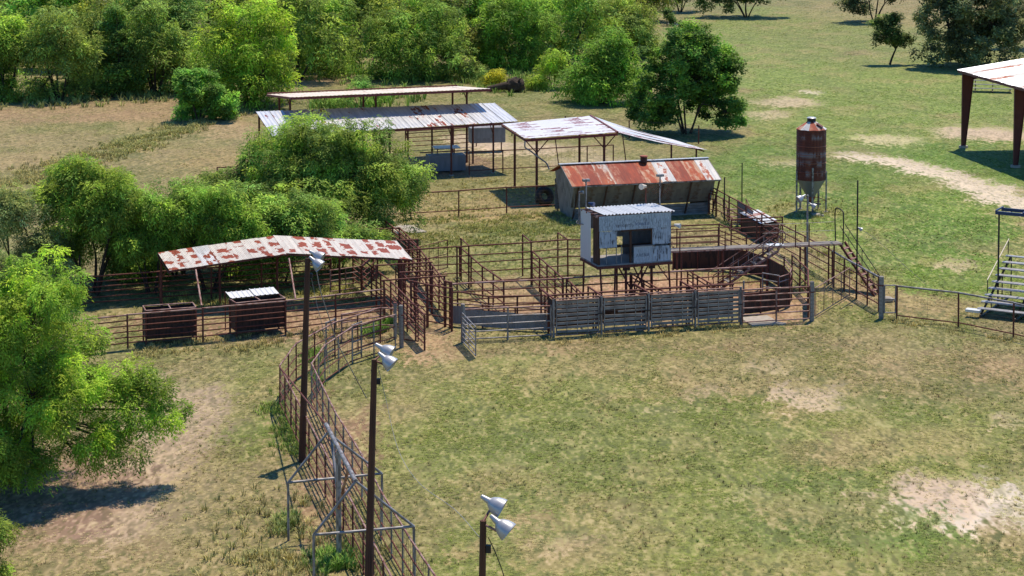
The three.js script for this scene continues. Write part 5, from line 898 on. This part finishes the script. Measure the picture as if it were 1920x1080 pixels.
// steel building on the right
{
  const c1 = gr(1803, 277), c2 = gr(1900.5, 314), e = c2.clone().sub(c1), sp = e.length(); e.normalize(); const k = V(-e.z, 0, e.x); if (k.x < 0) k.negate();
  const A = (a, b, h) => V(c1.x + e.x * a + k.x * b, h, c1.z + e.z * a + k.z * b), eh = 6.05, sl = 0.14, half = 9;
  const t = thing('steel_building', 'open steel frame building with tapered red columns and pale roof', 'building', A(0, 0, 0));
  for (let i = 0; i < 3; i++) for (const m of [0, 1]) {
    const a = i * sp, X = (b) => (m ? 2 * half - b : b), col = (pts, name) => { const s = new THREE.Shape(pts.map(([x, y]) => new THREE.Vector2(x, y))), g = new THREE.ExtrudeGeometry(s, { depth: 0.02, bevelEnabled: false }), p = g.attributes.position; for (let j = 0; j < p.count; j++) { const q = A(a - 0.01 + p.getZ(j), X(p.getX(j)), p.getY(j)); p.setXYZ(j, q.x, q.y, q.z); } g.computeVertexNormals(); return part(name, g, M.steel, t); };
    const web = col([[0, 0.1], [0.28, 0.1], [0.86, eh - 0.75], [0.86, eh - 0.2], [0, eh - 0.32]], 'column');
    part('flange', bar(A(a, X(-0.01), 0.1), A(a, X(-0.01), eh - 0.3), 0.2, 0.02, k), M.steel, web); part('flange', bar(A(a, X(0.29), 0.1), A(a, X(0.87), eh - 0.75), 0.2, 0.02, k), M.steel, web);
    const rf = col([[0.0, eh - 0.31], [half, eh + half * sl - 0.3], [half, eh + half * sl - 0.75], [3.4, eh + 3.4 * sl - 0.75], [0.87, eh - 0.78]], 'rafter');
    part('flange', bar(A(a, X(0.87), eh - 0.79), A(a, X(3.4), eh + 3.4 * sl - 0.76), 0.2, 0.02), M.steel, rf);
    const f = A(a, X(0.14), 0); part('footing', new THREE.CylinderGeometry(0.34, 0.38, 0.3, 14).translate(f.x, 0.02, f.z), M.concrete, t);
  }
  for (let j = 0; j < 8; j++) for (const m of [0, 1]) { const b = 0.1 + j * 1.25, X = m ? 2 * half - b : b; part('purlin', bar(A(-0.35, X, eh + b * sl - 0.2), A(sp * 2 + 0.6, X, eh + b * sl - 0.2), 0.06, 0.16), M.steel, t); }
  for (const m of [0, 1]) { const X = (b) => (m ? 2 * half - b : b); sheetRoof(t, A(-0.5, X(-0.25), eh - 0.1), A(sp * 2 + 0.7, X(-0.25), eh - 0.1), A(sp * 2 + 0.7, X(half), eh + half * sl - 0.06), A(-0.5, X(half), eh + half * sl - 0.06), 20, cyc(20, (i) => [2, 6, 11].includes(i) ? M.rustLow : M.steelRoof), { pitch: 0.3, depth: 0.02, seg: 6, shape: 'box', rows: 1 }); part('eave_strut', bar(A(-0.45, X(-0.16), eh - 0.22), A(sp * 2 + 0.6, X(-0.16), eh - 0.22), 0.08, 0.2), M.steel, t); }
}
// bleachers
function bleacher(label, o, dir, rows, len, opt = {}) {
  const e = dir.clone().normalize(), k = V(-e.z, 0, e.x); if (k.z > 0) k.negate();
  const A = (a, b, h) => V(o.x + e.x * a + k.x * b, h, o.z + e.z * a + k.z * b), run = opt.run || 0.61, rise = opt.rise || 0.215, t = thing('bleacher', label, 'bleacher', o, 'bleachers'), n = Math.ceil(len / 1.8);
  for (let r = 0; r < rows; r++) {
    part('seat_board', bar(A(0, r * run + 0.3, 0.42 + r * rise), A(len, r * run + 0.3, 0.42 + r * rise), 0.26, 0.045), M.alu, t);
    if (r) part('foot_board', bar(A(0.05, r * run - 0.06, 0.42 + (r - 1) * rise - 0.02), A(len, r * run - 0.06, 0.42 + (r - 1) * rise - 0.02), 0.24, 0.04), M.alu, t); 
  }
  for (let i = 0; i <= n; i++) { const a = 0.2 + (len - 0.4) * i / n; part('stringer', bar(A(a, 0, 0.12), A(a, rows * run, 0.2 + rows * rise - 0.05), 0.07, 0.1), M.darkSteel, t); part('ground_beam', bar(A(a, 0, 0.05), A(a, rows * run, 0.05), 0.07, 0.07), M.darkSteel, t); for (const q of [0.35, 0.7, 1]) part('leg', rod(A(a, rows * run * q, 0), A(a, rows * run * q, 0.15 + rows * rise * q), 0.03), M.darkSteel, t); for (let r = 0; r < rows; r++) part('riser', bar(A(a, r * run + 0.3, 0.1 + r * rise), A(a, r * run + 0.3, 0.4 + r * rise), 0.05, 0.05, k), M.darkSteel, t); }
  return { t, A, run, rise };
}
{
  const o = gr(1830, 596), dir = V(1.95, 0, 1.1), b = bleacher('grey metal bleachers behind the arena fence at the right edge', o, dir, 9, 7.2);
  part('end_pad', bar(b.A(-0.5, 0.05, 0.34), b.A(0.2, 0.05, 0.34), 0.42, 0.12), M.whiteLid, b.t);
  part('hand_rail', rod(b.A(0.05, 1.7, 1.55), b.A(0.05, 5.5, 2.95), 0.024), M.peach, b.t); for (const q of [1.75, 3.6, 5.4]) part('rail_post', rod(b.A(0.05, q, 0.3 + q * 0.35), b.A(0.05, q, 0.93 + q * 0.369), 0.024), M.darkSteel, b.t);
  const s = thing('shade_canopy_frame', 'tall dark post carrying a blue steel canopy frame over the bleachers', 'canopy', b.A(0.25, 2.9, 0));
  const H = 4.75; for (const a of [0.25, 6.9]) for (const q of [2.9]) part('post', bar(b.A(a, q, -0.05), b.A(a, q, H - 0.05), 0.075, 0.075, V(0, 0, 1)), M.darkSteel, s);
  for (const q of [2.6, 3.7]) part('beam', bar(b.A(0.15, q, H + 0.02), b.A(7, q, H + 0.02), 0.1, 0.16), M.blueSteel, s); for (let i = 0; i < 6; i++) part('joist', bar(b.A(0.2 + i * 1.35, 2.5, H + 0.13), b.A(0.2 + i * 1.35, 3.8, H + 0.13), 0.07, 0.06), M.blueSteel, s);
  bleacher('small silver bleacher under the live oak behind the steel column', gr(1824, 174), V(1, 0, 0.25), 4, 3.6, { rise: 0.3 });
}

// ───────────────────────── light poles, posts and small things
function floodlight(parent, p, aim, s = 1) {          // bell reflector with long neck, on a bracket
  const q = new THREE.Quaternion().setFromUnitVectors(V(0, -1, 0), aim.clone().normalize());
  const bell = new THREE.LatheGeometry([[0.035, 0.44], [0.055, 0.42], [0.085, 0.2], [0.15, 0.14], [0.22, 0.02], [0.262, -0.12], [0.275, -0.2], [0.265, -0.195], [0.2, 0.01], [0.12, 0.11]].map(([x, y]) => new THREE.Vector2(x, y)), 22);
  const m = part('lamp_reflector', bell.scale(s, s, s).applyQuaternion(q).translate(p.x, p.y, p.z), M.lamp, parent);
  const lens = new THREE.CylinderGeometry(0.255, 0.255, 0.012, 22).translate(0, -0.17, 0).scale(s, s, s).applyQuaternion(q).translate(p.x, p.y, p.z);
  part('lens', lens, M.greySheet, m);
  return m;
}
function lightPole(label, foot, top, r0, r1, lamps, cable) {
  const t = thing('light_pole', label, 'light pole', V(foot.x, 0, foot.z), 'wooden floodlight poles');
  part('pole', rod(V(foot.x, -0.2, foot.z), top, r0, r1, 12), M.pole, t);
  for (const [dx, dy, dz, aim] of lamps) { const p = top.clone().add(V(dx, dy, dz)); floodlight(t, p, aim, 0.9); part('arm', rod(top.clone().add(V(0, Math.min(0, dy) * 0.5 - 0.02, 0)), p.clone().add(V(-0.12, -0.1, 0)), 0.03), M.pipeHalf, t); part('bracket', rod(p.clone().add(V(-0.12, -0.1, 0)), p.clone().addScaledVector(aim.clone().normalize(), 0.02), 0.025), M.black, t); }
  part('wire_box', bar(V(top.x + 0.12, top.y - 0.75, top.z), V(top.x + 0.12, top.y - 0.58, top.z), 0.12, 0.12, V(0, 0, 1)), M.black, t);
  for (const c of cable || []) part('cable', tube(c.p, c.r || 0.012, 5, 24), c.m || M.cable, t);
  return t;
}
{
  const h = 7.45, A1 = V(0.75, -0.62, 0.25), A2 = V(0.8, -0.45, 0.2);
  const p1 = gr(566, 866), t1 = at(577, 484, h);
  const tip = (u, v, y) => at(u, v, y);
  lightPole('tallest looking wooden light pole, left, in front of the feeder shed', p1, t1, 0.14, 0.1, [[0.36, 0.02, -0.25, A2], [0.36, -0.18, 0.12, A1]], [
    { p: [t1.clone().add(V(0.3, -0.35, 0)), t1.clone().add(V(0.45, -1.3, -0.2)), t1.clone().add(V(0.75, -2.4, -0.5)), t1.clone().add(V(1.0, -3.4, -0.9)), t1.clone().add(V(1.5, -4.7, -1.6)), t1.clone().add(V(2.0, -6, -2.4))], r: 0.02, m: M.pipePale },
    { p: [t1.clone().add(V(0.1, -0.6, 0)), t1.clone().add(V(0.3, -1.6, 0)), t1.clone().add(V(0.6, -2.9, 0)), t1.clone().add(V(0.8, -4.4, 0))], r: 0.01 }]);
  const p2 = gr(689, 1148), t2 = at(702, 674, h), t3 = at(906, 976, 7.3), p3 = V(t3.x - 0.12, 0, t3.z);
  lightPole('middle wooden light pole in front of the return lane', p2, t2, 0.13, 0.088, [[0.34, 0.2, -0.25, A2], [0.42, -0.02, 0.15, A1]], [
    { p: [t2.clone().add(V(0.08, -0.1, 0)), t2.clone().add(V(0.22, -0.7, 0)), t2.clone().add(V(0.35, -1.2, 0.1)), t2.clone().add(V(0.7, -2.0, 1.5)), mix3(t2, t3, 0.45).add(V(0, -1.6, 0)), mix3(t2, t3, 0.8).add(V(0, -0.75, 0)), t3.clone().add(V(-0.08, -0.4, 0))], r: 0.008 }]);
  lightPole('nearest light pole, at the bottom edge, with two large lamps', p3, t3, 0.11, 0.075, [[0.28, 0.26, -0.3, A2], [0.46, -0.12, 0.1, A1]], [
    { p: [t3.clone().add(V(0.12, -0.4, 0)), t3.clone().add(V(0.3, -0.8, 0)), t3.clone().add(V(0.5, -1.4, 0)), t3.clone().add(V(0.66, -2.4, 0.1))], r: 0.012, m: M.darkSteel }]);
}
function slimPole(label, foot, h, r, mat, lamps = []) {
  const t = thing('slim_pole', label, 'pole', foot);
  part('pole', rod(V(foot.x, -0.1, foot.z), up(foot, h), r, r * 0.85, 8), mat, t); part('cap', rod(up(foot, h), up(foot, h + 0.04), r, r * 0.4, 8), mat, t);
  for (const [y, dx, s] of lamps) { floodlight(t, V(foot.x + dx, y, foot.z + 0.05), V(Math.sign(dx) * 0.8, -0.5, 0.3), s); part('arm', rod(up(foot, y), V(foot.x + dx, y, foot.z + 0.05), 0.025), mat, t); }
  return t;
}
const s1 = slimPole('tall thin dark pole rising beside the catwalk stair', gr(1606, 561), 6.05, 0.045, M.darkSteel, [[3.6, 0.16, 0.4]]);
{ const b = s1.position; part('cable', tube([V(b.x, 3.6, b.z), V(b.x - 0.35, 3.5, b.z), V(b.x - 0.4, 3.0, b.z - 0.2), V(b.x - 0.3, 2.6, b.z - 0.6)], 0.012, 5, 20), M.black, s1); part('cable', tube([V(b.x + 0.2, 3.55, b.z), V(b.x + 1, 3.0, b.z - 0.5), V(b.x + 2.5, 1.6, b.z - 1.6), V(b.x + 4.2, 0.05, b.z - 3)], 0.01, 5, 20), M.cable, s1); }
slimPole('grey lamp pole between the catwalk and the silo', gr(1513, 524), 4.5, 0.06, M.pipePale, [[4.35, -0.38, 0.8], [3.95, 0.3, 0.6]]);
slimPole('thin dark post alone on the grass right of the crib', gr(1391, 383), 2.65, 0.04, M.darkSteel);
slimPole('dark post at the right end of the crib', gr(1358, 415), 2.7, 0.045, M.darkSteel);
// dead stump behind the sheds
{
  const p = gr(966, 172), t = thing('dead_stump', 'grey weathered dead stump lying behind the sheds', 'stump', p);
  const g = new THREE.IcosahedronGeometry(1, 4), q = g.attributes.position;
  for (let i = 0; i < q.count; i++) { const x = q.getX(i), y = q.getY(i), z = q.getZ(i), n = 0.7 + 0.6 * fbm(x * 3 + 9, y * 3 + z * 2 + 20, 3); q.setXYZ(i, x * n * 0.9, Math.max(-0.1, y * n * 0.8 + 0.3), z * n * 0.7); }
  g.computeVertexNormals(); part('root_ball', g.translate(p.x, 0.2, p.z), M.bark, t);
  part('trunk', limb(V(p.x - 2.6, 0.3, p.z + 0.3), V(p.x, 0.7, p.z), 0.25, 0.45, 0.02, 9), M.bark, t);
  for (let i = 0; i < 9; i++) part('root', limb(V(p.x, 0.6, p.z), V(p.x + rr(0.3, 1), rr(0.2, 1.6), p.z + rr(-0.8, 0.8)), 0.14, 0.02, 0.2), M.bark, t);
}
{ const p = gr(1276, 46), t = thing('concrete_block', 'small white slab at top centre by the wood', 'slab', p); part('slab', new THREE.BoxGeometry(2.2, 0.25, 1.6).translate(p.x, 0.12, p.z), M.whiteLid, t); part('step', new THREE.BoxGeometry(0.8, 0.12, 0.6).translate(p.x - 1.3, 0.06, p.z + 0.3), M.concrete, t); }
{ const p = gr(768, 431), t = thing('concrete_block', 'pale broken slab in the grass behind the drafting alley', 'slab', p); part('slab', new THREE.BoxGeometry(1.1, 0.06, 2.4).rotateY(0.5).translate(p.x, 0.03, p.z), M.concrete, t); part('chip', new THREE.BoxGeometry(0.5, 0.05, 0.8).rotateY(1.2).translate(p.x - 0.7, 0.025, p.z + 1.1), M.concrete, t); }
{ const p = gr(1532, 406), t = thing('stone_block', 'small grey block beside the silo shadow', 'stone', p); part('block', new THREE.DodecahedronGeometry(0.22, 0).scale(1.4, 0.6, 1).translate(p.x, 0.1, p.z), M.concrete, t); part('chip', new THREE.DodecahedronGeometry(0.1, 0).translate(p.x + 0.35, 0.05, p.z), M.concrete, t); }
{ const p = gr(1662, 566), t = thing('stone_block', 'pale stone block behind the narrow walk gate', 'stone', p); part('block', new THREE.DodecahedronGeometry(0.24, 1).scale(1.6, 0.7, 1).translate(p.x, 0.12, p.z), M.concrete, t); part('chip', new THREE.DodecahedronGeometry(0.1, 0).translate(p.x + 0.45, 0.05, p.z), M.concrete, t); }
renderer.render(scene, camera);
